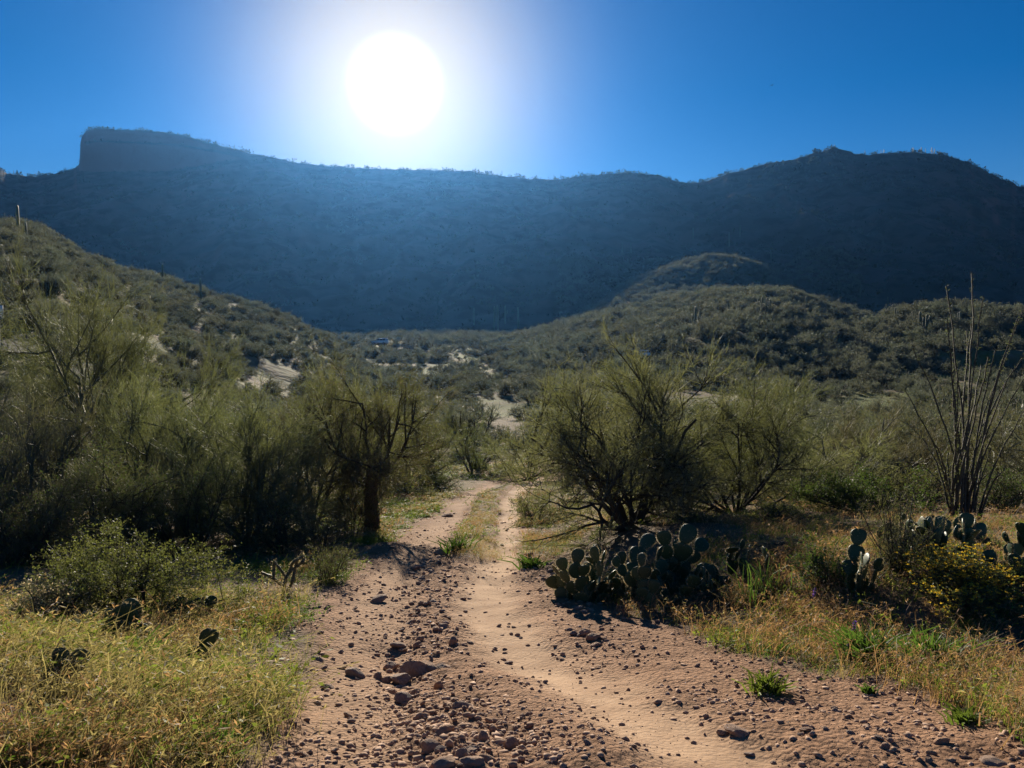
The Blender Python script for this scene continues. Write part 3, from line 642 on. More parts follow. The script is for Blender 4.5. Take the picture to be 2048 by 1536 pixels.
for px_, Y_, tp_, wd_, sd_, mt_, lb_ in ((705, 14.6, 955, 150, 156, 'leaf_dark', 'dark bush hugging the left of the dark-trunked mesquite'), (560, 11.6, 985, 170, 158, 'leaf', 'dim bush under the arching limbs of the sprawling palo verde'), (1560, 10.2, 1000, 150, 151, 'leaf', 'olive bush behind the prickly pear half buried in grey twigs'), (1425, 10.6, 1035, 130, 152, 'leaf', 'small olive bush at the foot of the fine-twigged palo verde'), (1850, 14.0, 925, 200, 153, 'leaf', 'yellowish bush between the dark leafy bush and the ocotillo stems'), (2010, 13.5, 935, 180, 154, 'leaf_dark', 'dark bush behind the ocotillo stems at the picture edge'), (1075, 16.5, 985, 110, 155, 'leaf', 'low bush on the right edge of the track beyond the arching limb')):
    bush('desert_bush', lb_, 'bush', px_, Y_, tp_, wd_, sd_, stems=12, n1=6, n2=6, n3=6, n4=0, r0=0.012, bark='bark', twig='twig_grey', leafn=3600, leafs=(0.03, 0.014), leafmat=mt_, lean=(8, 85), width=0.005, minz=0.02)
for px_, Y_, tp_, wd_, sd_, lb_ in ((1470, 6.9, 1165, 150, 161, 'low greyish dry shrublet in front of the wide prickly pear clump'), (1570, 6.0, 1225, 130, 162, 'low dry shrublet in the grass at the edge of the dirt'), (1800, 6.4, 1180, 130, 163, 'low brown shrublet before the small three-pad prickly pear'), (1880, 5.2, 1250, 130, 164, 'low reddish dry shrublet on the right verge before the brittlebush'), (650, 8.6, 1085, 120, 165, 'greyish dry shrublet beside the cholla near the track'), (640, 11.5, 1010, 170, 166, 'greenish low shrub between the cholla and the dark-trunked mesquite')):
    bush('dry_shrublet', lb_, 'bush', px_, Y_, tp_, wd_, sd_, stems=18, n1=5, n2=5, n3=5, n4=0, r0=0.006, bark='bark', twig='twig_grey', leafn=1500, leafs=(0.018, 0.008), leafmat='leaf', lean=(20, 85), width=0.003, minz=0.01)
# brittlebush with yellow flower heads
def brittlebush(label, px, Y, top, wid, seed, nf):
    root, pol = bush('brittlebush', label, 'bush', px, Y, top, wid, seed, group='brittlebushes in flower', stems=20, n1=6, n2=6, n3=4, n4=0, r0=0.008, bark='bark', twig='twig', leafn=3800, leafs=(0.026, 0.014), leafmat='leaf', lean=(25, 85), width=0.0028, minz=0.01)
    rs = np.random.RandomState(seed + 1); q = pol[-1]; top_ = q[:, -1]; k = np.argsort(-(top_[:, 2] + 0.25 * rs.rand(len(top_)) * top_[:, 2].max() + 0.3 * np.hypot(top_[:, 0], top_[:, 1])))[:nf * 2]
    k = rs.choice(k, nf, replace=False); c = top_[k]; mb = MB()
    for j in range(6):
        a = j * np.pi / 3; D = np.tile([math.cos(a), math.sin(a), 0.35], (nf, 1)) + 0.3 * rs.randn(nf, 3)
        V, Q = leaves(c, D, np.full(nf, 0.017), np.full(nf, 0.009), rs); mb.add(V, Q)
    f = link('flower', mb.mesh('flower', [MAT['yellow']]), root); f['kind'] = 'stuff'
brittlebush('brittlebush covered in small yellow flowers on the bank below the ocotillo', 1945, 5.8, 1098, 225, 60, 1000)
brittlebush('second yellow-flowered brittlebush cut by the picture edge, in shade at its foot', 2062, 5.9, 1130, 150, 62, 420)

# ------------------------------------------------------------------ ocotillos
def ocotillo(label, px, Y, tips, seed, r=0.019, group=None):
    loc = Vector(spot(px, Y)); root = empty('ocotillo', loc, label, 'ocotillo', group)
    rs = np.random.RandomState(seed)
    for tx, ty in tips:
        Yt = Y + rs.uniform(-0.9, 0.9); u, s_ = ray(tx, ty); tip = np.array([u * Yt, Yt, CAM_Z + s_ * Yt]) - np.array(loc)
        b = np.array([rs.uniform(-.16, .16), rs.uniform(-.16, .16), 0.0]); b[0] += 0.10 * tip[0]
        k = np.linspace(0, 1, 16)[:, None]
        ctrl = b + (tip - b) * np.array([0.28, 0.28, 0.55]) + rs.randn(3) * 0.05
        line = (1 - k) ** 2 * b + 2 * k * (1 - k) * ctrl + k ** 2 * tip
        line += np.cumsum(rs.randn(16, 3) * 0.012, 0) * k
        mb = MB(); rr = (r * (1 - 0.62 * k[:, 0])) * (1 + 0.12 * rs.randn(16))
        V, Q = tubes(line[None], rr[None], 6); mb.add(V, Q)
        n = 150; kk = rs.rand(n) * 15; i = np.minimum(kk.astype(int), 14); fr = (kk - i)[:, None]
        c = line[i] * (1 - fr) + line[i + 1] * fr; D = rs.randn(n, 3); D[:, 2] += 0.6; D = norm(D)
        V, Q = leaves(c + D * 0.008, D, 0.03 + 0.03 * rs.rand(n), np.full(n, 0.008), rs); mb.add(V, Q, m=1)
        link('stem', mb.mesh('stem', [MAT['ocotillo'], MAT['twig']], False), root)
    return root
ocotillo('tall ocotillo of many wand-like thorny stems rising from the prickly pears', 1928, 11.5, [(1892, 572), (1950, 560), (1972, 588), (2048, 612), (2042, 640), (2062, 690), (1980, 700), (1960, 730), (1830, 705), (1822, 790), (1838, 880), (1850, 940), (2012, 760), (1992, 800), (1975, 830), (2064, 815), (1905, 760), (1915, 700), (1870, 860), (1940, 890), (2010, 930), (1960, 940), (1882, 640), (1935, 660), (1962, 640), (1998, 690), (2024, 700), (2055, 740), (1925, 820), (1950, 800), (1985, 900), (1895, 900)], 70)
ocotillo('dark ocotillo half hidden behind the large palo verde', 1135, 24, [(1095, 800), (1110, 790), (1122, 785), (1133, 800), (1145, 795), (1156, 800), (1165, 790), (1180, 810), (1105, 840), (1172, 850)], 72, r=0.036)

# ------------------------------------------------------------------ prickly pears, pad by pad
def pad_mesh(seed):
    rs = np.random.RandomState(seed); n, k = 14, 9; V = []; 
    th = np.linspace(0, np.pi, k); ph = np.arange(n) * 2 * np.pi / n
    asym = 0.06 * rs.randn()
    for t in th:
        zz = 0.5 - 0.5 * math.cos(t); rad = math.sin(t) ** 0.8 * (0.34 + 0.22 * (zz - 0.15)) 
        for p in ph: V.append((rad * math.cos(p) * 1.05 + asym * zz * zz, rad * math.sin(p) * (0.17 if math.sin(t) > .2 else .3) , zz))
    V = np.array(V); idx = np.arange(n * k).reshape(k, n); nx = np.roll(idx, -1, 1)
    Q = np.stack([idx[:-1], nx[:-1], nx[1:], idx[1:]], -1).reshape(-1, 4)
    mb = MB(); mb.add(V, Q)
    # clusters of spines on the areoles, denser along the rim
    m = 110; t = np.arccos(rs.uniform(-1, .8, m)); t = np.pi - t; p = np.where(rs.rand(m) < 0.6, rs.choice([0, np.pi], m) + rs.randn(m) * 0.25, rs.rand(m) * 2 * np.pi)
    zz = 0.5 - 0.5 * np.cos(t); rad = np.sin(t) ** 0.8 * (0.34 + 0.22 * (zz - 0.15))
    c = np.stack([rad * np.cos(p) * 1.05 + asym * zz * zz, rad * np.sin(p) * 0.17, zz], -1)
    for j in range(3):
        D = norm(np.stack([np.cos(p) * np.sin(t), np.sin(p) * 1.2, -np.cos(t) * 0.9], -1) + 0.55 * rs.randn(m, 3))
        Vl, Ql = leaves(c, D, 0.06 + 0.08 * rs.rand(m), np.full(m, 0.007), rs); mb.add(Vl, Ql, m=1)
    return mb.mesh('pad', [MAT['pad'], MAT['spine']], False)
PADS = [pad_mesh(80 + i) for i in range(5)]
for me in PADS:
    for p in me.polygons: p.use_smooth = p.material_index == 0
def prickly_pear(label, loc, n, size, spread, seed, hmax=4, group='prickly pears by the track', tall=0.6, tilt=1.0):
    rs = random.Random(seed); root = empty('prickly_pear_cactus', loc, label, 'cactus', group)
    pads = []
    base = max(2, int(n * 0.34))
    for i in range(base):
        a = rs.uniform(0, 2 * math.pi); r = spread * math.sqrt(rs.random())
        p = Vector((r * math.cos(a) * 1.0, r * math.sin(a) * 0.75, -0.02))
        q = Euler((rs.uniform(-.35, .35) * tilt, rs.uniform(-.5, .5) * tilt, rs.uniform(-1.2, 1.2) * tilt)).to_matrix()
        pads.append((p, q, size * rs.uniform(.85, 1.15), 1))
    tries = 0
    while len(pads) < n and tries < 4000:
        tries += 1
        P0, Q0, s0, lv = rs.choice(pads)
        if lv >= hmax: continue
        th = rs.uniform(-1.15, 1.15)
        edge = P0 + Q0 @ Vector((math.sin(th) * 0.36 * s0, 0, s0 * (0.62 + 0.33 * math.cos(th))))
        q = Q0 @ Euler((rs.uniform(-.35, .35), th * 0.55 + rs.uniform(-.2, .2), rs.uniform(-.8, .8))).to_matrix()
        if (q @ Vector((0, 0, 1))).z < tall * 0.4: continue
        s1 = s0 * rs.uniform(.78, 1.04)
        if any((edge - p2).length < 0.26 * s1 for p2, _, _, _ in pads): continue
        pads.append((edge, q, s1, lv + 1))
    for p, q, s1, lv in pads:
        o = link('pad', rs.choice(PADS), root); o.matrix_local = Matrix.Translation(p) @ q.to_4x4() @ Matrix.Scale(s1, 4)
    return root
def pp(label, px, py, n, size_px, wid_px, seed, **kw):
    x, y, z = hit(px, py); k = y / 1536
    return prickly_pear(label, (x, y, z - 0.02), n, size_px * k, wid_px * k / 2, seed, **kw)
pp('dense prickly pear clump nearest the track under the large palo verde', 1188, 1198, 56, 38, 125, 90, hmax=4)
pp('wide prickly pear clump under the large palo verde, away from the track', 1360, 1198, 84, 38, 185, 91, hmax=4)
pp('upright prickly pear stacked four pads high behind the grey twiggy shrub', 1722, 1182, 16, 38, 60, 92, hmax=4, tall=1.6)
pp('small prickly pear of three stacked pads standing alone before the dark bush', 1795, 1145, 4, 32, 20, 93, hmax=3, tall=2)
pp('prickly pear half buried in the fine twigs of the grey shrub', 1500, 1145, 11, 38, 80, 94, hmax=3)
pp('big sprawling prickly pear in front of the ocotillo', 1880, 1112, 48, 40, 160, 95, hmax=3)
pp('prickly pear with upright edge-lit pads at the foot of the ocotillo stems', 1968, 1100, 16, 38, 80, 96, hmax=2)
pp('prickly pear with knobbly pads behind the yellow brittlebush at the picture edge', 2035, 1150, 16, 36, 80, 97, hmax=4, tall=1.4)
pp('small prickly pear of a few pads in the meadow before the jojoba bush', 297, 1296, 4, 56, 60, 98, hmax=2, tilt=.4)
pp('two tall narrow prickly pear pads stacked at the meadow centre', 398, 1335, 3, 58, 8, 99, hmax=2, tall=2, tilt=.3)
pp('low prickly pear leaning among stones at the meadow edge', 95, 1378, 4, 56, 80, 100, hmax=2, tilt=.7)
pp('shaded prickly pear at the foot of the jojoba bush', 190, 1285, 12, 38, 120, 101, hmax=2)
pp('dark prickly pear at the right foot of the jojoba bush', 385, 1240, 8, 30, 60, 102, hmax=2)
pp('prickly pear silhouetted on the grass by the bend of the track', 850, 962, 12, 20, 40, 103, hmax=4, tall=1.5)
pp('prickly pear behind the ocotillo in a patch of sunlit grass', 2000, 1015, 14, 26, 60, 104, hmax=3)
pp('blue-green prickly pear clump on the pale slope above the mesquite', 825, 800, 34, 5.5, 36, 105, hmax=4)
pp('blue-green prickly pear clump on the tan slope behind the thicket', 578, 805, 38, 6, 44, 106, hmax=4)

# ------------------------------------------------------------------ staghorn cholla by the track
def cholla(label, px, py, lines, seed, group=None):
    x, y, z = hit(px, py); root = empty('cholla_cactus', (x, y, z - 0.02), label, 'cactus', group); rs = np.random.RandomState(seed); k = y / 1536
    for ln in lines:
        pts = np.array([((a - px) * k, rs.uniform(-.05, .05), (py - b) * k) for a, b in ln])
        t = np.linspace(0, len(pts) - 1, 12); line = np.stack([np.interp(t, np.arange(len(pts)), pts[:, j]) for j in range(3)], -1)
        mb = MB(); V, Q = tubes(line[None], (0.016 * (1 + .15 * rs.randn(12)))[None], 7); mb.add(V, Q)
        n = 120; i = rs.randint(0, 12, n); D = norm(rs.randn(n, 3)); V, Q = leaves(line[i] + D * .012 + rs.randn(n, 3) * .006, D, np.full(n, .02), np.full(n, .0035), rs); mb.add(V, Q, m=1)
        link('joint', mb.mesh('joint', [MAT['cholla'], MAT['spine']]), root)
cholla('dark staghorn cholla with crooked forked arms in the dry grass by the track', 568, 1186, [[(568, 1186), (572, 1150), (560, 1130), (548, 1118)], [(570, 1160), (580, 1135), (588, 1118), (608, 1106)], [(580, 1140), (600, 1122), (616, 1118)], [(562, 1170), (545, 1150), (524, 1138)], [(550, 1152), (547, 1134), (550, 1120)], [(575, 1180), (588, 1155), (590, 1130), (596, 1112)], [(596, 1128), (610, 1114), (604, 1104)]], 110)

# ------------------------------------------------------------------ saguaros
def rib_column(line, R, S=20, rib=0.12):
    k = len(line); T = norm(np.gradient(line, axis=0)); ref = np.array([0.0, 1.0, 0.0]); A = norm(np.cross(T, ref)); B = np.cross(T, A)
    th = np.arange(S) * 2 * np.pi / S; rr = 1 + rib * np.where(np.arange(S) % 2, 1, -1) * 0.5
    V = line[:, None, :] + (R[:, None] * rr[None, :])[..., None] * (A[:, None, :] * np.cos(th)[None, :, None] + B[:, None, :] * np.sin(th)[None, :, None])
    idx = np.arange(k * S).reshape(k, S); nx = np.roll(idx, -1, 1)
    Q = np.stack([idx[:-1], nx[:-1], nx[1:], idx[1:]], -1).reshape(-1, 4)
    return V.reshape(-1, 3), Q
def saguaro_proto(arms, seed):
    """unit saguaro one metre tall: stem mesh and arm meshes"""
    rs = np.random.RandomState(seed); out_ = []
    z = np.array([-.02, .15, .4, .7, .88, .95, .985, 1.0]); r = np.array([.036, .042, .046, .046, .043, .034, .02, .002])
    line = np.stack([0.01 * np.sin(z * 4 + seed), 0 * z, z], -1); mb = MB(); mb.add(*rib_column(line, r))
    out_.append(('stem', mb.mesh('stem', [MAT['saguaro']])))
    for a in range(arms):
        az = rs.uniform(-.5, .5) + (a % 2) * math.pi; z0 = rs.uniform(.35, .55); top = rs.uniform(.62, .9); rad = rs.uniform(.10, .15)
        s_ = np.array([0, .3, .6, 1, 1.4, 1.8]); px = [0.03, .07, rad * .85, rad, rad, rad, rad, rad, rad]; pz = [z0, z0 + .0, z0 + .02, z0 + .06, z0 + .12, (z0 + top) / 2 + .03, top - .05, top - .015, top]
        ln = np.stack([np.array(px) * math.cos(az), np.array(px) * math.sin(az), np.array(pz)], -1); rr = np.array([.02, .027, .03, .031, .031, .031, .029, .02, .002])
        mb = MB(); mb.add(*rib_column(ln, rr, 14)); out_.append(('arm', mb.mesh('arm', [MAT['saguaro']])))
    return out_
SAG = {n: [saguaro_proto(n, 120 + n * 10 + v) for v in range(2)] for n in (0, 1, 2, 3)}
_sag = [0]; ORD = 'first second third fourth fifth sixth seventh eighth ninth tenth eleventh twelfth thirteenth fourteenth fifteenth sixteenth seventeenth eighteenth nineteenth twentieth twenty-first twenty-second twenty-third twenty-fourth twenty-fifth twenty-sixth'.split()
def from_left(rows): o = sorted(range(len(rows)), key=lambda i: rows[i][0]); return {i: ORD[k] for k, i in enumerate(o)}
def saguaro(px, ptop, pbase, arms, label, group, hmin=2.5):
    x, y, z = hit(px, pbase)
    h = max(CAM_Z + ray(px, ptop)[1] * y - z, hmin * 0.6) + 0.1
    _sag[0] += 1; v = SAG[arms][_sag[0] % 2]
    root = empty('saguaro_cactus', (x, y, z - 0.1), label, 'cactus', group, rz=(_sag[0] * 0.7) % 0.8 - 0.4); h *= 1.25; root.scale = (h * 0.95, h * 0.95, h)
    for nm, me in v: link(nm, me, root)
G1 = 'saguaros on the left hillside'
saguaro(37, 422, 470, 0, 'tall armless saguaro at the top of the left hillside', G1)
saguaro(53, 452, 482, 0, 'shorter saguaro just below the tall one atop the left hillside', G1)
saguaro(20, 560, 594, 1, 'pale rim-lit saguaro with one drooping arm on the left hillside', G1)
saguaro(326, 536, 570, 2, 'two-armed saguaro on the crest of the left hillside', G1)
saguaro(402, 565, 602, 0, 'slim saguaro alone lower on the crest of the left hillside', G1)
G2 = 'saguaros on the sunlit spur'
S2 = [(1458, 470, 494, 0), (1542, 505, 519, 0), (1536, 531, 550, 0), (1520, 563, 580, 1), (1516, 602, 627, 1), (1524, 600, 628, 2), (1533, 601, 627, 1), (1540, 603, 626, 0), (1612, 598, 621, 0), (1610, 625, 641, 0), (1629, 620, 636, 1), (1457, 606, 632, 0), (1451, 620, 634, 1), (1385, 634, 660, 1), (1391, 622, 660, 2), (1399, 628, 658, 1), (1455, 669, 695, 1), (1564, 716, 733, 0), (1127, 640, 656, 0), (1159, 629, 648, 0), (1244, 592, 612, 1), (1205, 571, 587, 0), (1195, 575, 590, 0), (1178, 571, 590, 0), (1264, 527, 546, 0), (1238, 530, 548, 0)]
O2 = from_left(S2)
for i, (a, b, c, n) in enumerate(S2):
    saguaro(a, b, c, n, f"{'armless' if n == 0 else 'one-armed' if n == 1 else 'two-armed'} distant saguaro on the sunlit spur, {O2[i]} from the left there", G2)
G3 = 'saguaros on the right mound'
S3 = [(1775, 600, 628, 0), (1785, 614, 636, 0), (1790, 621, 648, 1), (1797, 612, 630, 0), (1839, 631, 664, 0), (1846, 640, 666, 1), (1852, 636, 666, 1), (1859, 638, 664, 0), (1915, 630, 650, 1), (1920, 628, 652, 0), (1882, 663, 690, 0), (2000, 627, 644, 0), (2024, 630, 645, 0)]
O3 = from_left(S3)
for i, (a, b, c, n) in enumerate(S3):
    saguaro(a, b, c, n, f"{'armless' if n == 0 else 'one-armed'} saguaro on the low mound above the dark bank, {O3[i]} from the left", G3)
G4 = 'saguaros at the foot of the mountain'
S4 = [(989, 622, 660, 1), (995, 621, 662, 0), (1010, 618, 648, 1), (1036, 622, 655, 0), (948, 622, 650, 0), (1244, 489, 505, 0), (1262, 489, 505, 0), (1256, 522, 545, 0), (1228, 525, 545, 0), (1386, 460, 480, 0), (1480, 455, 475, 0), (1678, 565, 590, 0), (1720, 570, 595, 0)]
O4 = from_left(S4)
for i, (a, b, c, n) in enumerate(S4):
    saguaro(a, b, c, n, f'tiny saguaro in shade at the foot of the mountain, {O4[i]} from the left', G4)
G5 = 'saguaros on the skyline'
S5 = [(1669, 289, 0), (1730, 300, 0), (1762, 299, 0), (1768, 298, 1), (1826, 294, 1), (1843, 294, 2), (1851, 297, 0), (1864, 294, 2), (1869, 297, 1), (1879, 301, 0), (469, 289, 0), (862, 333, 0), (897, 335, 0), (952, 335, 0), (1004, 341, 0), (1108, 349, 0), (27, 341, 0), (77, 346, 0)]
O5 = from_left(S5)
for i, (a, b, n) in enumerate(S5):
    u = ray(a, b)[0]; r = float(ridge_d(np.array([u]))[0]) - 4; z = float(mountain_h(np.array([u * r]), np.array([r]))[0]); h = max(CAM_Z + ray(a, b)[1] * r - z, 5) + 0.5
    root = empty('saguaro_cactus', (u * r, r, z - 0.5), f'tiny saguaro silhouetted on the mountain skyline, {O5[i]} from the left', 'cactus', G5); root.scale = (h, h, h)
    for nm, me in SAG[n][0]: link(nm, me, root)

def scatter(name, pts, rot, scl, kind_idx, protos, label):
    """one 'stuff' object that repeats small plants on points through geometry nodes"""
    me = bpy.data.meshes.new(name); n = len(pts); me.vertices.add(n); me.vertices.foreach_set('co', np.asarray(pts, np.float32).ravel())
    for nm, typ, fld, dat in (('rot', 'FLOAT_VECTOR', 'vector', rot), ('scl', 'FLOAT_VECTOR', 'vector', scl), ('knd', 'INT', 'value', kind_idx)):
        at = me.attributes.new(nm, typ, 'POINT'); at.data.foreach_set(fld, np.ascontiguousarray(np.asarray(dat, np.int32 if typ == 'INT' else np.float32)).ravel())
    ob = link(name, me); ng = bpy.data.node_groups.new(name, 'GeometryNodeTree')
    ng.interface.new_socket('Geometry', in_out='INPUT', socket_type='NodeSocketGeometry'); ng.interface.new_socket('Geometry', in_out='OUTPUT', socket_type='NodeSocketGeometry')
    gi = ng.nodes.new('NodeGroupInput'); go = ng.nodes.new('NodeGroupOutput'); ip = ng.nodes.new('GeometryNodeInstanceOnPoints'); jn = ng.nodes.new('GeometryNodeJoinGeometry')
    mp = ng.nodes.new('GeometryNodeMeshToPoints'); ng.links.new(gi.outputs[0], mp.inputs['Mesh'])
    for p in reversed(protos):
        oi = ng.nodes.new('GeometryNodeObjectInfo'); oi.transform_space = 'ORIGINAL'; oi.inputs['Object'].default_value = p; oi.inputs['As Instance'].default_value = True
        ng.links.new(oi.outputs['Geometry'], jn.inputs[0])
    def na(nm, typ):
        x = ng.nodes.new('GeometryNodeInputNamedAttribute'); x.data_type = typ; x.inputs['Name'].default_value = nm; return x.outputs['Attribute']
    ng.links.new(mp.outputs[0], ip.inputs['Points']); ng.links.new(jn.outputs[0], ip.inputs['Instance']); ip.inputs['Pick Instance'].default_value = True
    ng.links.new(na('knd', 'INT'), ip.inputs['Instance Index']); ng.links.new(na('scl', 'FLOAT_VECTOR'), ip.inputs['Scale'])
    er = ng.nodes.new('FunctionNodeEulerToRotation'); ng.links.new(na('rot', 'FLOAT_VECTOR'), er.inputs[0]); ng.links.new(er.outputs[0], ip.inputs['Rotation'])
    ng.links.new(ip.outputs[0], go.inputs[0])
    md = ob.modifiers.new('scatter', 'NODES'); md.node_group = ng
    return tag(ob, label, kind='stuff')
# ------------------------------------------------------------------ scattered shrubs and trees of the valley and the hills
def far_shrub_proto(seed, w, leafn, leafs, mat='far_leaf', stems=9, n2=7, n3=7, width=0.012, wood='bark', lean=(20, 80)):
    rs, pol = woody(seed, w, w * 0.9, 1.0, stems=stems, n1=6, n2=n2, n3=n3, n4=0, lean=lean, trop=0.06, tropt=0.08)
    mb = MB()
    for k in (0, 1):
        V, Q = tubes(pol[k], taper(pol[k], *((0.022, 0.008), (0.009, 0.003))[k]), 4); mb.add(V, Q, m=1)
    for k in (2, 3):
        V, Q = ribbons(pol[k], np.full(len(pol[k]), width) * (0.7 + .6 * rs.rand(len(pol[k]))), rs); mb.add(V, Q, m=0)
    q = pol[-1]; i = rs.randint(0, len(q), leafn); k = rs.randint(1, q.shape[1], leafn)
    c = q[i, k] + rs.randn(leafn, 3) * leafs * 0.4; V, Q = leaves(c, rs.randn(leafn, 3) + np.array([0, 0, .4]), leafs * (.7 + .6 * rs.rand(leafn)), leafs * .5 * np.ones(leafn), rs); mb.add(V, Q, m=0)
    return mb.mesh('desert_shrub', [MAT[mat], MAT[wood]])
PV_PROTO = [far_shrub_proto(200 + i, 1.25 + 0.12 * i, 700, 0.035, stems=8 + i, n2=9, n3=11, width=0.009, lean=(30, 80)) for i in range(5)]
SH_PROTO = [far_shrub_proto(220 + i, 1.5 + 0.2 * (i % 3), 1100, 0.07, mat='far_leaf', stems=10, n2=6, n3=6, width=0.016, lean=(12, 80)) for i in range(5)]
def candidates(n, ylo, yhi, ulo, uhi, hlo, hhi, seed, fn=None, pw=2.0):
    rs = np.random.RandomState(seed); y = (ylo ** pw + (yhi ** pw - ylo ** pw) * rs.rand(n)) ** (1 / pw); u = ulo + (uhi - ulo) * rs.rand(n); x = u * y
    h = hlo + (hhi - hlo) * rs.rand(n) ** 1.8
    keep = np.ones(n, bool) if fn is None else fn(x, y, rs)
    return x[keep], y[keep], h[keep]
def thin(x, y, h, f=0.55):
    """drop plants that would stand inside one another"""
    o = np.argsort(-h / y); kept = []; cell = {}
    for i in o:
        r = h[i] * f; cx, cy = int(x[i] // 4), int(y[i] // 4); ok = True
        for a in (-1, 0, 1):
            for b in (-1, 0, 1):
                for j in cell.get((cx + a, cy + b), ()):
                    if (x[i] - x[j]) ** 2 + (y[i] - y[j]) ** 2 < (r + h[j] * f) ** 2 * 0.8: ok = False; break
                if not ok: break
            if not ok: break
        if ok: cell.setdefault((cx, cy), []).append(i); kept.append(i)
    return np.array(kept, int)
def fn_valley(x, y, rs):
    clear = fbm(x / 12, y / 20, 3, 91) > 0.14
    u = x / y
    roadzone = (y < 48) & (x > XL(y) - 1.5) & (x < XR(y) + 1.0)
    meadow = (y < 46) & (np.abs(u + 0.045) < 0.03)
    hills = (hill_left(x, y) > H(x, y) + 0.3) | (mound_right(x, y) > H(x, y) + 0.3) | (hill_right(x, y) > H(x, y) + 0.3) | (hill_apron(x, y) > H(x, y) + 0.3)
    nearclear = (y < np.where(u > 0.12, 17, 24)) & (np.abs(u) < 0.75)
    return ~((clear & (rs.rand(len(x)) < 0.85)) | roadzone | meadow | hills | nearclear)
def on(fn, dens):
    def g(x, y, rs): return (fn(x, y) > H(x, y) - 0.1) & (rs.rand(len(x)) < dens) & (fbm(x / 9, y / 12, 3, 93) < 0.42)
    return g
def not_bank(x, y, rs):
    d = mound_right(x, y + 3) - mound_right(x, y - 3)
    return (mound_right(x, y) > H(x, y) - 0.1) & (np.abs(d) < 2.6) & (fbm(x / 9, y / 9, 3, 94) < 0.25)
ZONES = [
    ('valley', candidates(7600, 16, 265, -0.8, 0.8, 0.8, 3.2, 301, fn_valley)),
    ('left', candidates(6500, 24, 205, -1.1, -0.12, 0.5, 2.4, 302, on(hill_left, 0.95))),
    ('spur', candidates(12000, 136, 420, -0.02, 0.58, 1.5, 4.0, 303, on(lambda x, y: np.maximum(hill_right(x, y), hill_apron(x, y)), 0.97))),
    ('far', candidates(9000, 400, 690, -0.02, 0.5, 1.5, 4.5, 308, on(hill_right, 0.97))),
    ('far', candidates(2600, 262, 470, -0.4, 0.35, 1.8, 4.2, 307, fn_valley)),
    ('mound', candidates(2200, 172, 275, 0.4, 0.95, 1.2, 3.8, 304, not_bank)),
    ('side', candidates(900, 12, 120, 0.75, 1.6, 0.9, 3.2, 305, fn_valley)),
    ('side', candidates(700, 12, 120, -1.6, -0.8, 0.9, 3.2, 306, fn_valley)),
]
SECT = [(330, "behind the thicket's tallest tree"), (560, 'behind the brushy thicket end'), (760, 'behind the dark-trunked mesquite'), (900, 'left of the track bend'), (1040, 'straight beyond the track'), (1190, 'beyond the dark ocotillo'), (1400, 'behind the large palo verde'), (1560, 'behind the fine-twigged palo verde'), (1760, 'behind the brownish palo verde'), (1890, 'just left of the tall ocotillo'), (9999, 'behind the tall ocotillo')]
def place_label(zn, tree_, x, y, z, h):
    px = 1024 + 1536 * x / y; py = 680 - 1536 * (z - CAM_Z) / y
    if tree_: what = 'tall scrubby palo verde' if h > 2.4 else 'modest scrubby palo verde'
    else: what = 'rounded shrub' if h > 1.25 else 'small low shrub'
    if zn == 'valley':
        dep = 'near the front of the valley' if y < 55 else 'in the nearer valley' if y < 90 else 'halfway across the valley' if y < 140 else 'far across the valley'
        sec = next(t for lim, t in SECT if px < lim)
        return f'{what} {dep}, {sec}'
    if zn == 'left':
        dep = 'high on the left hillside' if y > 130 else 'halfway up the left hillside' if y > 80 else 'low on the left hillside' if y > 50 else 'at the foot of the left hillside'
        sec = 'at the picture edge' if px < 90 else 'above the thicket' if px < 220 else 'right of the tallest tree' if px < 380 else 'behind the brushy palo verde' if px < 560 else 'near its right end'
        return f'{what} {dep}, {sec}'
    if zn == 'spur':
        sec = 'on its left flank' if px < 1250 else 'above the white car' if px < 1400 else 'below its crest' if px < 1600 else 'on its right flank'
        return f"{what} on the sunlit spur, {sec}, {'high up' if py < 620 else 'low down'}"
    sec = 'left of the ocotillo tips' if px < 1860 else 'among the ocotillo tips' if px < 1980 else 'at the picture edge'
    return f"{what} {'on the low mound above the dark bank' if py < 700 else 'at the foot of the dark bank'}, {sec}"
rows = []
for zn, (x, y, h) in ZONES:
    k = thin(x, y, h, {'valley': 0.52, 'left': 0.56, 'spur': 0.66, 'mound': 0.6}.get(zn, 0.6)); z = surface(x[k], y[k])
    for a, b, c, d in zip(x[k], y[k], z, h[k]): rows.append((zn, a, b, c, d))
def inview(r): return abs(r[1] / r[2]) < 0.69 and r[0] != 'side'
rows.sort(key=lambda r: -(r[4] / r[2]) * (1 if inview(r) else 0.001))
n_t = n_s = 0; rest = []
rsv = random.Random(77)
for zn, x, y, z, h in rows:
    big = h > 1.7
    if zn not in ('side', 'far') and inview((zn, x, y, z, h)) and ((big and n_t < 220) or (not big and n_s < 290)):
        if big:
            o = link('palo_verde_tree', PV_PROTO[n_t % 5]); n_t += 1; w = rsv.uniform(.85, 1.15)
        else:
            o = link('desert_shrub', SH_PROTO[n_s % 5]); n_s += 1; w = rsv.uniform(.9, 1.25)
        lb = place_label(zn, big, x, y, z, h); tag(o, lb, 'tree' if big else 'shrub', 'plants: ' + lb)
        o.location = (x, y, z - 0.08 * h); o.scale = (h * w, h * w, h); o.rotation_euler = (0, 0, rsv.uniform(0, 6.28))
    else: rest.append((x, y, z, h))
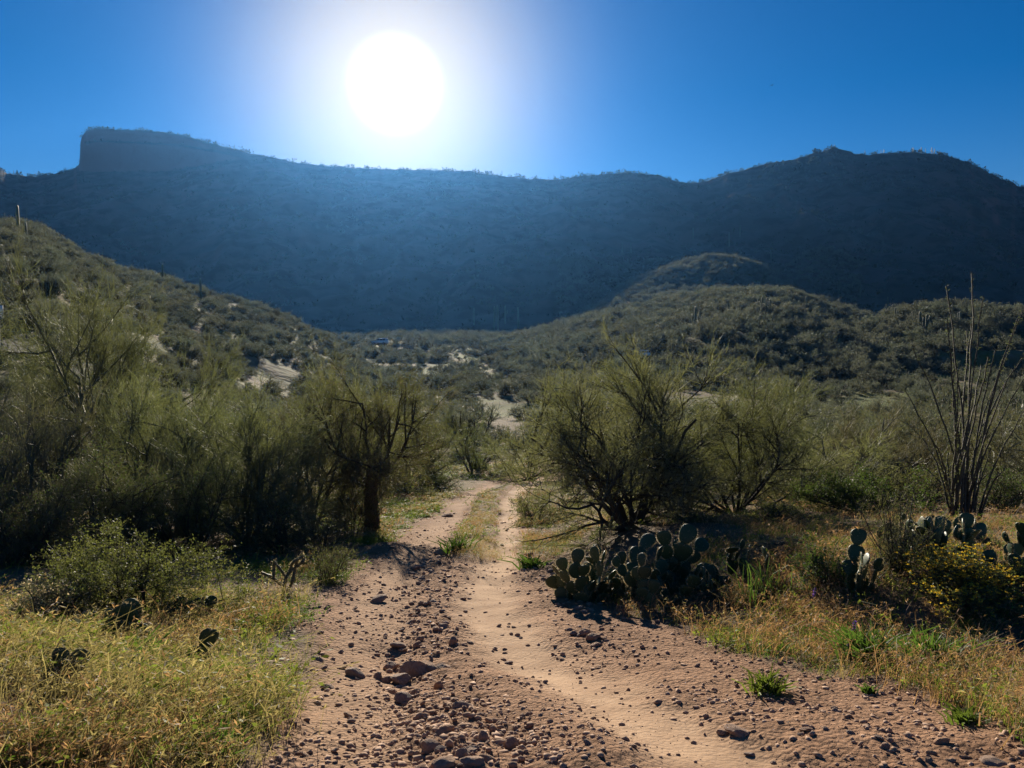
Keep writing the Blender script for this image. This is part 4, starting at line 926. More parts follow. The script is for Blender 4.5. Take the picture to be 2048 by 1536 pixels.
def scrub_mass(name, pts, nq, mat, seed, label, size=0.2, flat=0.75):
    """many small bushes: each a clump of leaf sprays on a few stems"""
    rs = np.random.RandomState(seed); pts = np.array(pts); n = len(pts); h = pts[:, 3]
    c = rs.randn(n, nq, 3); c = norm(c) * (rs.rand(n, nq, 1) ** 0.45)
    c[..., 2] = np.abs(c[..., 2]) * 0.95 + 0.04
    lump = 1 + 0.28 * np.sin(np.arctan2(c[..., 1], c[..., 0]) * 3 + rs.rand(n, 1) * 6.3) 
    c[..., :2] *= (flat * lump)[..., None] * (0.8 + 0.5 * rs.rand(n, 1, 1))
    P0 = pts[:, None, :3] + c * h[:, None, None]; P0[..., 2] -= 0.06 * h[:, None]
    D = c + 0.7 * rs.randn(n, nq, 3) + np.array([0, 0, .5]); L = (size * h[:, None] * (.7 + .7 * rs.rand(n, nq)))
    V, Q = leaves(P0.reshape(-1, 3), D.reshape(-1, 3), L.ravel(), L.ravel() * 0.5, rs)
    base = np.array([1, 1, 1]) * (0.75 + 0.5 * rs.rand(n, 1)); base = base * (1 + np.array([0.18, 0.02, -0.12]) * rs.randn(n, 1))
    T = np.repeat(np.clip(base, .4, 1.6), nq * 4, axis=0)
    me = mesh_np(name, V, [Q], [MAT[mat]], {'tint': T})
    return tag(link(name, me), label, kind='stuff')
rest = np.array(rest); rsk = np.random.RandomState(88); n = len(rest); hw = rest[:, 3] * (0.85 + 0.4 * rsk.rand(n))
PROTO_OBS = [bpy.data.objects.new('scrub_kind', me) for me in PV_PROTO[:2] + SH_PROTO]
scatter('desert_scrub', rest[:, :3] - np.array([0, 0, 0.1]), np.stack([0 * hw, 0 * hw, rsk.rand(n) * 6.28], -1), np.stack([hw, hw, rest[:, 3]], -1), rsk.randint(0, 7, n), PROTO_OBS, 'mass of low desert scrub between the larger bushes and over the spurs')
# brush on the shaded mountain
def mountain_scrub():
    rs = np.random.RandomState(411); n = 9500
    u = -0.75 + 1.5 * rs.rand(n); y = 440 + (1150 - 440) * rs.rand(n) ** 0.8; x = u * y
    k = (fbm(x / 60, y / 60, 3, 95) < 0.22) & (y < ridge_d(u) - 4); x = x[k]; y = y[k]
    z = mountain_h(x, y); h = 1.6 + 3.0 * rs.rand(len(x)) ** 2
    g = (mountain_h(x, y + 3) - mountain_h(x, y - 3)) < 9; x, y, z, h = x[g], y[g], z[g], h[g]
    u2 = -0.75 + 1.5 * rs.rand(2600); r2 = ridge_d(u2) - rs.rand(2600) * 5; x2 = u2 * r2; z2 = mountain_h(x2, r2); h2 = (0.7 + 3.0 * rs.rand(2600) ** 3) * np.clip(0.9 + 1.6 * fbm(x2 / 9, x2 * 0 + 4, 3, 96), 0.35, 1.4)
    pts = np.stack([np.concatenate([x, x2]), np.concatenate([y, r2]), np.concatenate([z, z2]), np.concatenate([h, h2])], -1)
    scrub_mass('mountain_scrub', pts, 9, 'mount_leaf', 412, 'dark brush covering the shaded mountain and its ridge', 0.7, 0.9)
mountain_scrub()

# ------------------------------------------------------------------ grass, weeds and forbs
PAL = np.array([[.085, .15, .025], [.15, .18, .04], [.31, .245, .14], [.31, .18, .115]])
def tuft_proto(typ, seed, nb, wd, leaf):
    """one tuft, about one metre tall before scaling"""
    rs = np.random.RandomState(seed); b = 0.55 + 0.65 * rs.rand(nb, 1); r = np.array([.55, .4, .32, .32])[typ]
    X = np.concatenate([rs.randn(nb, 2) * r, np.zeros((nb, 1))], 1); lean = rs.randn(nb, 2) * (0.5 if typ < 2 else 0.38) + np.array([0.28, -0.08])
    p1 = X + np.concatenate([lean * 0.35 * b, 0.62 * b], 1); p2 = X + np.concatenate([lean * b, (1 - .25 * np.hypot(*lean.T)[:, None].clip(0, 2)) * b], 1)
    mb = MB(); V, Q = ribbons(np.stack([X, p1, p2], 1), wd * np.array([1.5, 1.1, .8, .8])[typ] * (.7 + .6 * rs.rand(nb)), rs)
    mb.add(V, Q, col=np.repeat(PAL[typ] * (.7 + .6 * rs.rand(nb, 1)), 6, 0))
    if typ >= 2:
        m = np.where(rs.rand(nb) < .7)[0]
        for j in range(4):
            c = p2[m] - (p2[m] - p1[m]) * .25 * rs.rand(len(m), 1); D = norm(p2[m] - p1[m] + .45 * rs.randn(len(m), 3) * b[m]); L = (.07 + .09 * rs.rand(len(m))) * leaf
            mb.add(*leaves(c, D, L, L * .2, rs), col=np.repeat(PAL[typ] * 1.2 * (.75 + .5 * rs.rand(len(m), 1)), 4, 0))
    else:
        for j in range(3):
            f = rs.rand(nb, 1); c = X * (1 - f) + p2 * f; L = (.10 + .14 * rs.rand(nb)) * leaf
            mb.add(*leaves(c, rs.randn(nb, 3) + np.array([0, 0, .4]), L, L * .4, rs), col=np.repeat(PAL[typ] * (.75 + .6 * rs.rand(nb, 1)), 4, 0))
    return bpy.data.objects.new('grass_kind', mb.mesh('grass_kind', [MAT['grass']]))
def grass():
    rs = np.random.RandomState(500)
    def sample(n, y0, y1, u0, u1):
        y = np.exp(np.log(y0) + (np.log(y1) - np.log(y0)) * rs.rand(n)); u = u0 + (u1 - u0) * rs.rand(n); return u * y, y
    x, y = sample(74000, 2.1, 70, -0.85, 0.85)
    xb, yb = sample(26000, 9.5, 46, -0.2, 0.09); x = np.concatenate([x, xb]); y = np.concatenate([y, yb])
    rm = road_mask(x, y); st = strip_mask(x, y)
    pt = fbm(x / 0.8, y / 0.8, 3, 61); pl = fbm(x / 3.5, y / 4.5, 3, 62)
    dens = np.clip(0.48 + 2.0 * pt + 0.6 * pl, 0.03, 1) * (1 - np.clip(rm * 1.12 - 0.04, 0, 1)) + 0.95 * st * np.clip(0.7 + pt, 0, 1)
    side = x < (XL(y) + XR(y)) / 2
    dens = np.where(~side & (y < 5.0), dens * 0.6, dens); dens = np.where(~side & (y > 5.2) & (y < 9.5), np.clip(dens * 1.2 + 0.35 * (1 - np.clip(rm * 1.3, 0, 1)), 0, 1), dens)
    dens = np.where(y > 26, dens * np.clip(0.4 + 1.6 * pl, 0, 1), dens)
    thick = (x / y < -0.37) & (y > 7.6) & (y < 17); dens = np.where(thick, dens * 0.06, dens)
    dens = np.where(~side & (y > 9) & (fbm(x / 2.2, y / 2.6, 2, 66) > -0.05), dens * 0.3, dens)
    k = rs.rand(len(x)) < dens
    x, y, pt, pl, st, side = x[k], y[k], pt[k], pl[k], st[k], side[k]; n = len(x)
    gp = fbm(x / 1.2, y / 1.2, 3, 63)
    pr = np.stack([0.55 + 2.4 * gp, 0.34 + 0.6 * gp, 0.26 - 1.4 * gp, 0.10 + 1.0 * np.clip(fbm(x / 1.9, y / 1.9, 2, 64), -.1, 1)], -1)
    pr[~side, 3] += 0.22; pr[~side & (y < 7.5), 3] += 0.45;  pr[~side, 2] *= 0.7; pr[st > .4, 2] += 0.3; pr[st > .4, 0] *= .4
    pr[(y > 11) & side, 1] += 0.35; pr = np.clip(pr, 0.03, None); pr /= pr.sum(1, keepdims=True)
    typ = (rs.rand(n)[:, None] > np.cumsum(pr, 1)).sum(1).clip(0, 3)
    hb = np.array([0.085, 0.13, 0.15, 0.17])[typ] * (0.4 + 0.7 * rs.rand(n) + 0.7 * rs.rand(n) ** 6) * np.where(st > .4, .8, 1) * np.where(side, 1.12 - 0.35 * sm((y - 9) / 8), .9 - 0.3 * sm((y - 8) / 8))
    z = H_fine(x, y)
    protos = []
    for lod, (nb, wd, lf) in enumerate(((13, .022, 1.0), (12, .06, 1.6))):
        for t_ in range(4):
            for v in range(4): protos.append(tuft_proto(t_, 900 + 40 * lod + 8 * t_ + v, nb, wd, lf))
    idx = np.where(y > 13, 16, 0) + typ * 4 + rs.randint(0, 4, n); w = hb * (1 + 0.05 * y) * (.8 + .5 * rs.rand(n))
    scatter('grass', np.stack([x, y, z - 0.01], -1), np.stack([.12 * rs.randn(n), .12 * rs.randn(n), .8 * rs.randn(n)], -1), np.stack([w, w, hb], -1), idx, protos, 'green weeds and straw-coloured dry grass on both sides and down the middle of the track')
grass()
def tuft(label, px, py, size, seed, pal, name='weed_tuft', n=90, cat='weed', lean=0.45, wide=1.7):
    x, y, z = hit(px, py); k = y / 1536; rs = np.random.RandomState(seed); h = size * k
    X = np.concatenate([rs.randn(n, 2) * h * 0.35, np.zeros((n, 1))], 1); b = h * (.6 + .6 * rs.rand(n, 1)); ln = rs.randn(n, 2) * lean + X[:, :2] / h * 0.5
    Pl = np.stack([X, X + np.concatenate([ln * .35 * b, .6 * b], 1), X + np.concatenate([ln * b, .9 * b], 1)], 1)
    V, Q = ribbons(Pl, np.full(n, (0.0035 + 0.0011 * y) * wide), rs); C = np.array(pal) * (.75 + .5 * rs.rand(n, 1)); mb = MB(); mb.add(V, Q, col=np.repeat(C, 6, 0))
    me = mb.mesh(name, [MAT['grass']]); return tag(link(name, me, loc=(x, y, z - .01)), label, cat)
GRN = (.075, .13, .028)
tuft('bright green weed tuft at the near end of the grassy middle strip', 912, 1103, 30, 510, GRN)
tuft('bright green weed tuft on the track edge left of the prickly pears', 1063, 1136, 26, 511, GRN)
tuft('green grass tuft standing up in front of the grey twiggy shrub', 1530, 1200, 75, 512, (.09, .15, .035), n=60, lean=.25, wide=1.3)
tuft('low green clump alone in the dirt at the right side of the track', 1535, 1385, 40, 513, (.13, .165, .035), n=150)
tuft('second low green clump near the right edge of the dirt', 1935, 1448, 34, 514, (.10, .14, .03), n=110)
tuft('tiny green sprout alone on the right-hand dirt', 1735, 1386, 16, 515, GRN, n=40)
tuft('bushy green weed at the edge of dry grass on the right verge', 1735, 1322, 62, 516, GRN, n=220)
tuft('tall green weed in the dry grass at the right verge', 1860, 1335, 70, 517, GRN, n=160, lean=.3)
tuft('bright green weed at the bottom of the meadow near the track', 430, 1520, 70, 518, (.08, .15, .03), n=120, lean=.25)
tuft('bright green leafy weed under the small prickly pear in the meadow', 262, 1332, 55, 519, GRN, n=120)
# purple lupin spikes
for px, py, sz, sd, lb in ((1704, 1285, 46, 530, 'purple lupin spike in the reddish dry grass on the right verge'), (1625, 1215, 40, 531, 'purple lupin spike at the foot of the grey twiggy shrub'), (1693, 1318, 34, 532, 'faded small lupin spike low in the dry grass of the right verge')):
    x, y, z = hit(px, py); k = y / 1536; rs = np.random.RandomState(sd); h = sz * k
    root = empty('lupin', (x, y, z - 0.01), lb, 'flower')
    st = np.stack([np.linspace(0, 0.1 * h, 5), np.zeros(5), np.linspace(0, h, 5)], -1); mb = MB(); mb.add(*tubes(st[None], np.full((1, 5), 0.0025), 5)); link('stem', mb.mesh('stem', [MAT['leaf_dark']]), root)
    n = 46; zz = h * (0.5 + 0.5 * rs.rand(n)); a = rs.rand(n) * 6.28; c = np.stack([0.1 * zz, 0 * zz, zz], -1); D = np.stack([np.cos(a), np.sin(a), 0.5 + 0 * a], -1)
    mb = MB(); mb.add(*leaves(c, D, np.full(n, .017), np.full(n, .011), rs)); link('blossom', mb.mesh('blossom', [MAT['purple']]), root)['kind'] = 'stuff'

# ------------------------------------------------------------------ stones and gravel
import bmesh
def stone_mesh(seed, sub=3):
    rs = np.random.RandomState(seed); bm = bmesh.new(); bmesh.ops.create_icosphere(bm, subdivisions=sub, radius=0.5)
    V = np.array([v.co[:] for v in bm.verts])
    for i in range(9):
        d = norm(rs.randn(3)); lim = 0.30 + 0.12 * rs.rand(); p = V @ d; V = V - np.clip(p - lim, 0, None)[:, None] * d * 0.92
    V += norm(V) * (0.05 * fbm(V[:, 0] * 5 + seed, V[:, 1] * 5 + V[:, 2] * 4, 3, seed))[:, None]
    V *= np.array([1, 0.75 + .2 * rs.rand(), 0.55 + .25 * rs.rand()]) / 0.8
    for v, c in zip(bm.verts, V): v.co = c
    me = bpy.data.meshes.new('stone'); bm.to_mesh(me); bm.free(); me.materials.append(MAT['stone'])
    return me
STONES = [stone_mesh(600 + i) for i in range(9)]
STONES_LO = [stone_mesh(620 + i, 2) for i in range(8)]
rst = random.Random(9)
def stone(px, py, size, label, group=None, asp=(1, 1, 1), lo=False, tilt=0.3):
    x, y, z = hit(px, py); z = float(H_fine(np.array([x]), np.array([y]))[0]); d = size * y / 1536
    o = link('stone', rst.choice(STONES_LO if lo else STONES)); o.location = (x, y, z + d * 0.16 * asp[2]); o.scale = (d * asp[0], d * asp[1], d * asp[2])
    o.rotation_euler = (rst.uniform(-tilt, tilt), rst.uniform(-tilt, tilt), rst.uniform(-.8, .8) if asp != (1, 1, 1) else rst.uniform(0, 6.28))
    return tag(o, label, 'stone', group)
for a in [
    (802, 1346, 40, 'pale grey-topped stone leaning on the largest stone of the rubble', (1, 1, 1.1)),
    (826, 1332, 46, 'largest upright brown stone in the rubble on the left of the track', (1, .8, 1.3)),
    (858, 1327, 40, 'long flat stone right behind the largest rubble stone', (1.1, .8, .6)),
    (885, 1328, 30, 'flat slab-like stone at the right end of the rubble heap', (1.1, .8, .5)),
    (780, 1318, 28, 'dark rounded stone left of the rubble heap', (1, 1, .9)),
    (878, 1364, 26, 'pointed little upright stone below the rubble heap', (.8, .8, 1.5)),
    (805, 1382, 32, 'brown block lying below the pale-topped stone', (1.1, .9, .8)),
    (922, 1408, 34, 'grey oval stone alone in the middle of the track', (1.1, .8, .75)),
    (858, 1482, 36, 'round orange-brown stone near the bottom of the picture', (1, 1, .95)),
    (888, 1455, 34, 'reddish stone in a row of rubble above the round orange one', (1.1, .8, .8)),
    (965, 1470, 26, 'tilted narrow stone standing near the bottom stones', (.8, .6, 1.2)),
    (1024, 1474, 34, 'upright egg-shaped stone casting a shadow on the track', (.8, .7, 1.3)),
    (924, 1508, 34, 'pinkish egg-shaped stone among those at the bottom edge', (.8, .8, 1.2)),
    (974, 1506, 36, 'grey cobble at the right of those at the bottom edge', (1.2, .9, .8)),
    (944, 1518, 36, 'flat reddish block between the pink and grey stones at the bottom edge', (1.2, .9, .6)),
    (886, 1528, 40, 'sloping reddish-brown rock cut by the bottom edge', (1.3, 1, .7)),
    (836, 1526, 26, 'pale flat stone at the bottom edge left of the reddish rock', (1.2, .8, .5)),
    (945, 1490, 22, 'small pale tilted stone above the bottom cluster', (1.1, .8, .7)),
    (1168, 1268, 24, 'pale middle stone of the small heap on the right verge of the track', (1, .8, .9)),
    (1148, 1268, 18, 'dark left stone of the small heap on the right verge', (1, .8, .8)),
    (1186, 1276, 26, 'brown right stone of the small heap on the right verge', (1.2, .9, .7)),
    (710, 1342, 36, 'low brown stone half sunk in the left wheel track', (1.2, .9, .7)),
    (703, 1334, 16, 'little stone perched behind the low brown one in the left wheel track', (1, 1, 1)),
    (655, 1366, 22, 'reddish stone in the dirt near the meadow edge', (1.2, .9, .6)),
    (1475, 1455, 40, 'pale rounded stone in a scrape at the lower right dirt', (1.2, .9, .65)),
    (1445, 1450, 24, 'dark stone beside the pale one in the lower right scrape', (1, .9, .7)),
    (1770, 1498, 20, 'tan stone standing alone with a long shadow at lower right', (.9, .8, 1.1)),
    (1612, 1463, 24, 'pale flat stone in the lower right dirt', (1.3, .8, .5)),
    (1500, 1488, 18, 'grey stone of a little group low in the right-hand dirt', (1.2, .9, .7)),
    (755, 1196, 30, 'brown stone in the shaded part of the left wheel track', (1.2, .8, .7)),
    (880, 1103, 26, 'brown stone beside the green tuft of the middle strip', (1.1, .8, .7)),
    (905, 1278, 22, 'upright brown stone in the rubble further up the track', (.8, .8, 1.2)),
    (798, 1278, 26, 'grey stone at the upper left of the rubble', (1.2, .9, .8)),
    (888, 1250, 20, 'round dark stone near the top of the rubble', (1, 1, .9)),
    (895, 1030, 18, 'stone on the far left edge of the track near the reddish grass', (1.2, .9, .6)),
    (635, 1322, 20, 'grey stone at the left edge of the dirt by the weeds', (1.2, .9, .7)),
    (1130, 1180, 24, 'stone below the prickly pear at the right edge of the track', (1.2, .9, .7)),
    (1880, 1490, 26, 'pinkish stone by the weeds at the lower right corner', (1.2, .9, .6)),
    (1990, 1525, 40, 'tan slab of rock at the lower right corner', (1.4, 1, .5)),
    (185, 1395, 34, 'dark stone in the meadow beside the low prickly pear', (1.1, .9, .7)),
    (118, 1392, 40, 'rough reddish rock under the low prickly pear at the meadow edge', (1.2, .9, .7)),
    (225, 1355, 30, 'dark rock at the shaded foot of the jojoba bush', (1.2, .9, .7)),
    (330, 1315, 30, 'dark stone beside the small meadow prickly pear', (1.3, .9, .6)),
]: stone(a[0], a[1], a[2], a[3], asp=a[4])
def zone_stones(n, poly_px, smin, smax, label, group):
    """stones too alike to tell apart, strewn along a line of the photograph"""
    for i in range(n):
        k = rst.random() * (len(poly_px) - 1); j = int(k); f = k - j; a, b = poly_px[j], poly_px[j + 1]
        wd = a[2] * (1 - f) + b[2] * f; py = a[1] * (1 - f) + b[1] * f; px = a[0] * (1 - f) + b[0] * f + rst.gauss(0, wd)
        s_ = (smin + (smax - smin) * rst.random() ** 2.5) * (0.45 + 0.55 * (py - 950) / 550)
        wh = 'at the bottom edge' if py > 1470 else 'level with the largest stones' if py > 1340 else 'just beyond the largest stones' if py > 1240 else 'below the green tuft'
        sz = 'larger' if s_ > (smin + smax) / 2 * (0.45 + 0.55 * (py - 950) / 550) else 'small'
        lb = f'{sz} {label}, {wh}'
        stone(px, min(py, 1545), s_, lb, group + ', ' + sz + ', ' + wh, asp=(rst.uniform(1, 1.3), rst.uniform(.8, 1), rst.uniform(.6, 1)), lo=True, tilt=.5)
zone_stones(95, [(930, 1540, 100), (890, 1440, 75), (840, 1340, 62), (850, 1250, 55), (850, 1180, 45), (865, 1120, 30)], 10, 24, 'brown stone in the loose rubble band', 'stones of the rubble band')
zone_stones(40, [(1120, 1540, 90), (1180, 1440, 80), (1110, 1330, 60), (1060, 1240, 40)], 9, 17, 'clod-like stone in the smooth right-hand wheel track', 'stones of the right wheel track')
zone_stones(34, [(1250, 1290, 60), (1150, 1215, 30), (1090, 1150, 20), (1065, 1100, 14)], 12, 22, 'stone along the right verge of the track', 'stones of the right verge')
zone_stones(60, [(1900, 1530, 110), (1700, 1480, 130), (1500, 1400, 110), (1420, 1320, 60)], 8, 17, 'stone strewn over the right-hand dirt', 'stones of the lower right dirt')
zone_stones(36, [(640, 1530, 50), (680, 1430, 45), (670, 1330, 40), (680, 1240, 35), (720, 1160, 40)], 9, 19, 'stone in the left-hand wheel track', 'stones of the left wheel track')
def gravel():
    rs = np.random.RandomState(700); n = 110000
    y = np.exp(np.log(2.5) + (np.log(20) - np.log(2.5)) * rs.rand(n)); u = -.5 + 1.25 * rs.rand(n); x = u * y
    rm = road_mask(x, y) * (1 - .8 * strip_mask(x, y)); d = rm * (0.42 + 0.42 * rubble_mask(x, y)) * (1 - 0.72 * track_mask(x, y)) * np.clip(.7 + 1.3 * fbm(x / .5, y / .5, 3, 71), .04, 1.3) + 0.08 * (1 - rm)
    k = rs.rand(n) < d; x, y = x[k], y[k]; n = len(x); rb = rubble_mask(x, y)
    s_ = (0.0032 + 0.015 * rs.rand(n) ** 5) * (1 + 0.5 * rb * rs.rand(n)) * (1 + np.clip((y - 5) / 9, 0, 1.2)); z = H_fine(x, y) + s_ * 0.08
    mb = MB()
    for big in (0, 1):
        m = (s_ > 0.0085 * (1 + np.clip((y - 5) / 9, 0, 1.2))) == bool(big)
        if big:
            bm = bmesh.new(); bmesh.ops.create_icosphere(bm, subdivisions=1, radius=1); B = np.array([v.co[:] for v in bm.verts]); F = np.array([[v.index for v in f.verts] for f in bm.faces]); bm.free()
        else:
            B = np.array([(1, 0, 0), (0, 1, 0), (-1, 0, 0), (0, -1, 0), (0, 0, 1), (0, 0, -1.)]); F = np.array([[0, 1, 4], [1, 2, 4], [2, 3, 4], [3, 0, 4], [1, 0, 5], [2, 1, 5], [3, 2, 5], [0, 3, 5]])
        c = m.sum(); an = rs.rand(c, 1) * 6.28
        bv = B[None] * (1 + 0.28 * rs.randn(c, len(B), 1)).clip(.5, 1.5) * np.stack([.8 + .5 * rs.rand(c), .8 + .5 * rs.rand(c), .5 + .4 * rs.rand(c)], -1)[:, None, :]
        bv = np.stack([bv[..., 0] * np.cos(an) - bv[..., 1] * np.sin(an), bv[..., 0] * np.sin(an) + bv[..., 1] * np.cos(an), bv[..., 2]], -1)
        V = bv * s_[m][:, None, None] + np.stack([x[m], y[m], z[m]], -1)[:, None, :]
        mb.add(V.reshape(-1, 3), None, (F[None] + (np.arange(c) * len(B))[:, None, None]).reshape(-1, 3))
    me = mb.mesh('gravel', [MAT['gravel']])
    tag(link('gravel', me), 'loose gravel and clods of earth strewn over the dirt track', kind='stuff')
gravel()

# ------------------------------------------------------------------ vehicles, road sign, bird
def prism(mb, prof, y0, y1, inset=0.0, m=0):
    """extrude a side profile (x, z) across the width"""
    n = len(prof); a = [(p[0], y0, p[1]) for p in prof]; b = [(p[0], y1, p[1]) for p in prof]
    V = np.array(a + b, float)
    if inset:
        zmax = max(p[1] for p in prof); zmin = min(p[1] for p in prof)
        k = (V[:, 2] - zmin) / (zmax - zmin); V[:, 1] = V[:, 1] - np.sign(V[:, 1]) * inset * k
    Q = [[i, (i + 1) % n, n + (i + 1) % n, n + i] for i in range(n)]
    T = [[0, i + 1, i] for i in range(1, n - 1)] + [[n, n + i, n + i + 1] for i in range(1, n - 1)]
    mb.add(V, np.array(Q), np.array(T), m=m)
def box(mb, c, s_, m=0):
    x, y, z = c; a, b, d = [q / 2 for q in s_]
    V = [(x + i * a, y + j * b, z + k * d) for i in (-1, 1) for j in (-1, 1) for k in (-1, 1)]
    mb.add(V, [[0, 1, 3, 2], [4, 6, 7, 5], [0, 4, 5, 1], [2, 3, 7, 6], [0, 2, 6, 4], [1, 5, 7, 3]], m=m)
def car(label, loc, rz):
    root = empty('parked_car', loc, label, 'car', rz=rz)
    mb = MB(); prism(mb, [(-2.25, .45), (2.2, .42), (2.25, .7), (2.15, .93), (1.05, 1.08), (-2.2, 1.1), (-2.28, .8)], -.92, .92, 0.05); link('body', mb.mesh('body', [MAT['white_paint']]), root)
    mb = MB(); prism(mb, [(-2.12, 1.11), (1.0, 1.09), (.35, 1.66), (-.2, 1.74), (-1.85, 1.72)], -.86, .86, 0.16); cab = link('cabin', mb.mesh('cabin', [MAT['white_paint']]), root)
    def glass(V):
        mb = MB(); mb.add(V, [[0, 1, 2, 3]]); link('window', mb.mesh('window', [MAT['glass']]), cab)
    for s_ in (-1, 1):
        for x0, x1, xt0, xt1 in ((.72, -.18, .30, -.18), (-.26, -1.08, -.26, -1.08), (-1.16, -1.98, -1.16, -1.78)):
            def yy(z): return s_ * (.866 - .16 * (z - 1.09) / .65)
            glass([(x0, yy(1.18), 1.18), (x1, yy(1.18), 1.18), (xt1, yy(1.6), 1.6), (xt0, yy(1.6), 1.6)])
    glass([(.93, -.76, 1.16), (.93, .76, 1.16), (.42, .66, 1.62), (.42, -.66, 1.62)]); glass([(-2.10, -.74, 1.2), (-2.10, .74, 1.2), (-1.90, .64, 1.64), (-1.90, -.64, 1.64)])
    mb = MB()
    for y in (-.55, .55): box(mb, (-.75, y, 1.80), (1.7, .04, .05))
    link('roof_rail', mb.mesh('roof_rail', [MAT['steel']]), cab)
    for x in (-1.4, 1.42):
        for y in (-.86, .86):
            a = np.arange(18) * 2 * np.pi / 18; ring = lambda r, yy: np.stack([x + r * np.cos(a), np.full(18, yy), .36 + r * np.sin(a)], -1)
            rings = np.concatenate([ring(.22, y - .11), ring(.36, y - .11), ring(.36, y + .11), ring(.22, y + .11)]); idx = np.arange(72).reshape(4, 18); nx = np.roll(idx, -1, 1)
            mb = MB(); mb.add(rings, np.stack([idx[:-1], nx[:-1], nx[1:], idx[1:]], -1).reshape(-1, 4)); wl = link('wheel', mb.mesh('wheel', [MAT['rubber']]), root)
            mb = MB(); R = np.concatenate([ring(.22, y - .08), ring(.22, y + .08)]); mb.add(R, None, [[0, i, i + 1] for i in range(1, 17)] + [[18, 18 + i + 1, 18 + i] for i in range(1, 17)]); link('rim', mb.mesh('rim', [MAT['steel']]), wl)
    for y in (-.68, .68):
        mb = MB(); box(mb, (2.2, y, .78), (.10, .34, .16)); link('headlight', mb.mesh('headlight', [MAT['steel']]), root)
        mb = MB(); box(mb, (.62, y * 1.5, 1.16), (.14, .2, .14)); link('mirror', mb.mesh('mirror', [MAT['white_paint']]), root)
x, y, z = hit(1281, 724); car('white car parked far off among the desert shrubs, seen just above the large palo verde', (x, y, CAM_Z + ray(1281, 700)[1] * y - 1.75), 2.75)
y = 205; x = ray(760, 680)[0] * y; car('far white vehicle of which only the glinting top shows above the brush below the sun', (x, y, CAM_Z + ray(760, 676)[1] * y - 1.8), 2.9)
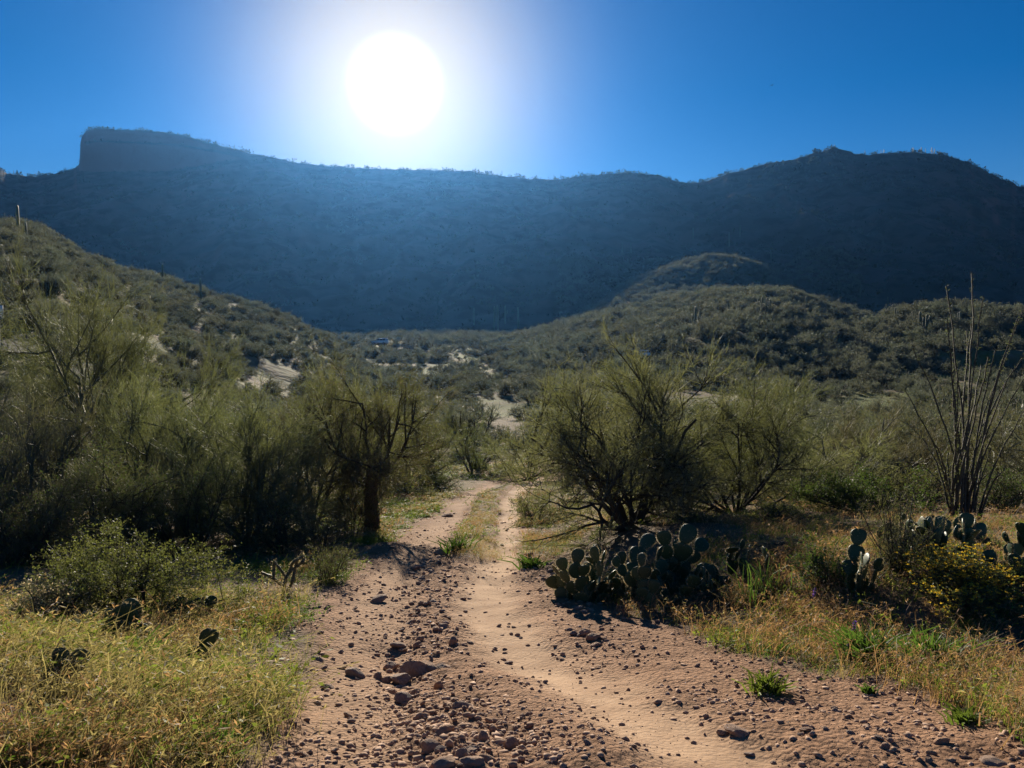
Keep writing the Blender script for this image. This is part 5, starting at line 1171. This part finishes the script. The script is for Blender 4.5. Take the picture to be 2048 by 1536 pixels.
# road on the left hillside with a speed sign
def left_road():
    xs = np.linspace(-75, -22, 90); k = np.linspace(0, 1, 8); X, Kk = np.meshgrid(xs, k, indexing='ij')
    yc = 49 + 0.05 * (X + 30) + np.where(X > -30, (X + 30) ** 2 * 0.12, 0); Y = yc - 3.2 + Kk * 6.4; Z = surface(X, Y); Z = Z.max(axis=1, keepdims=True) * 0.55 + Z * 0.45 + 0.12
    idx = np.arange(X.size).reshape(X.shape); Q = np.stack([idx[:-1, :-1], idx[1:, :-1], idx[1:, 1:], idx[:-1, 1:]], -1).reshape(-1, 4)
    tag(link('road', mesh_np('road', np.stack([X, Y, Z], -1).reshape(-1, 3), [Q], [MAT['asphalt']], None, True)), 'dark paved road crossing the hillside at the left picture edge', kind='structure')
left_road()
def speed_sign():
    Y = 43.0; xr = ray(6, 620)[0] * Y; w, h = .61, 27.5 * Y / 1536; zb = CAM_Z + ray(6, 638)[1] * Y; xc = xr - w / 2; g = ground(xc, Y)
    root = empty('speed_sign', (xc, Y, g), 'white speed limit sign ending in 5, cut by the left picture edge', 'sign')
    mb = MB(); box(mb, (0, 0, zb - g + h / 2), (w, .012, h)); pn = link('panel', mb.mesh('panel', [MAT['sign_white']]), root)
    mb = MB(); box(mb, (0, .05, (zb - g + h) / 2 - .1), (.07, .07, zb - g + h - .1)); link('post', mb.mesh('post', [MAT['steel']]), root)
    cu = bpy.data.curves.new('digit', 'FONT'); cu.body = '5'; cu.size = h * 0.62; cu.extrude = 0.002; cu.align_x = 'CENTER'
    ob = bpy.data.objects.new('digit', cu); COL.objects.link(ob); bpy.context.view_layer.update()
    me = bpy.data.meshes.new_from_object(ob.evaluated_get(bpy.context.evaluated_depsgraph_get())); bpy.data.objects.remove(ob); me.materials.clear(); me.materials.append(MAT['sign_black'])
    d = link('digit', me, pn); d.location = (w / 2 - .125, -.010, zb - g + h * .10); d.rotation_euler = (math.pi / 2, 0, 0)
    mb = MB()
    for zz, t in ((.97, .012), (.03, .012)): box(mb, (0, -.008, zb - g + h * zz), (w * .94, .004, t))
    for xx in (-.47, .47): box(mb, (w * xx, -.0075, zb - g + h * .5), (.012, .003, h * .93))
    link('border', mb.mesh('border', [MAT['sign_black']]), pn)
speed_sign()
def bird():
    Y = 120; u, s_ = ray(1544, 171); root = empty('bird', (u * Y, Y, CAM_Z + s_ * Y), 'small dark bird flying high in the blue sky right of the sun', 'bird', rz=.4)
    t = np.linspace(0, 1, 9); ln = np.stack([t * .34 - .17, 0 * t, .02 * np.sin(t * 3)], -1); r = np.array([.004, .02, .036, .042, .04, .03, .026, .018, .003]); mb = MB(); mb.add(*tubes(ln[None], r[None], 8)); mb.add([(-.16, -.01, 0), (-.30, -.06, .0), (-.30, .06, .0), (-.16, .01, 0)], [[0, 1, 2, 3]]); b = link('body', mb.mesh('body', [MAT['feather']]), root)
    for s2 in (-1, 1):
        mb = MB(); mb.add([(.06, 0.02 * s2, .02), (-.08, .02 * s2, .02), (-.10, .2 * s2, .09), (.05, .2 * s2, .10), (-.10, .40 * s2, .06), (-.02, .42 * s2, .065)], [[0, 1, 2, 3], [3, 2, 4, 5]]); link('wing', mb.mesh('wing', [MAT['feather']]), root)
bird()

# ------------------------------------------------------------------ haze
HAZE_DENSITY = 4.2e-5; HAZE_G = 0.74; HAZE_COL = (0.13, 0.42, 1.0)
def haze():
    mb = MB(); box(mb, (0, 50, 155), (4400, 3200, 340)); me = mb.mesh('haze', [])
    m = bpy.data.materials.new('thin_haze'); t, o = nodes(m); v = N_(t, 'ShaderNodeVolumePrincipled'); v.inputs['Color'].default_value = (*HAZE_COL, 1); v.inputs['Density'].default_value = HAZE_DENSITY; v.inputs['Anisotropy'].default_value = HAZE_G
    L_(t, v.outputs[0], o.inputs['Volume']); me.materials.append(m); tag(link('haze', me), kind='stuff')
haze()
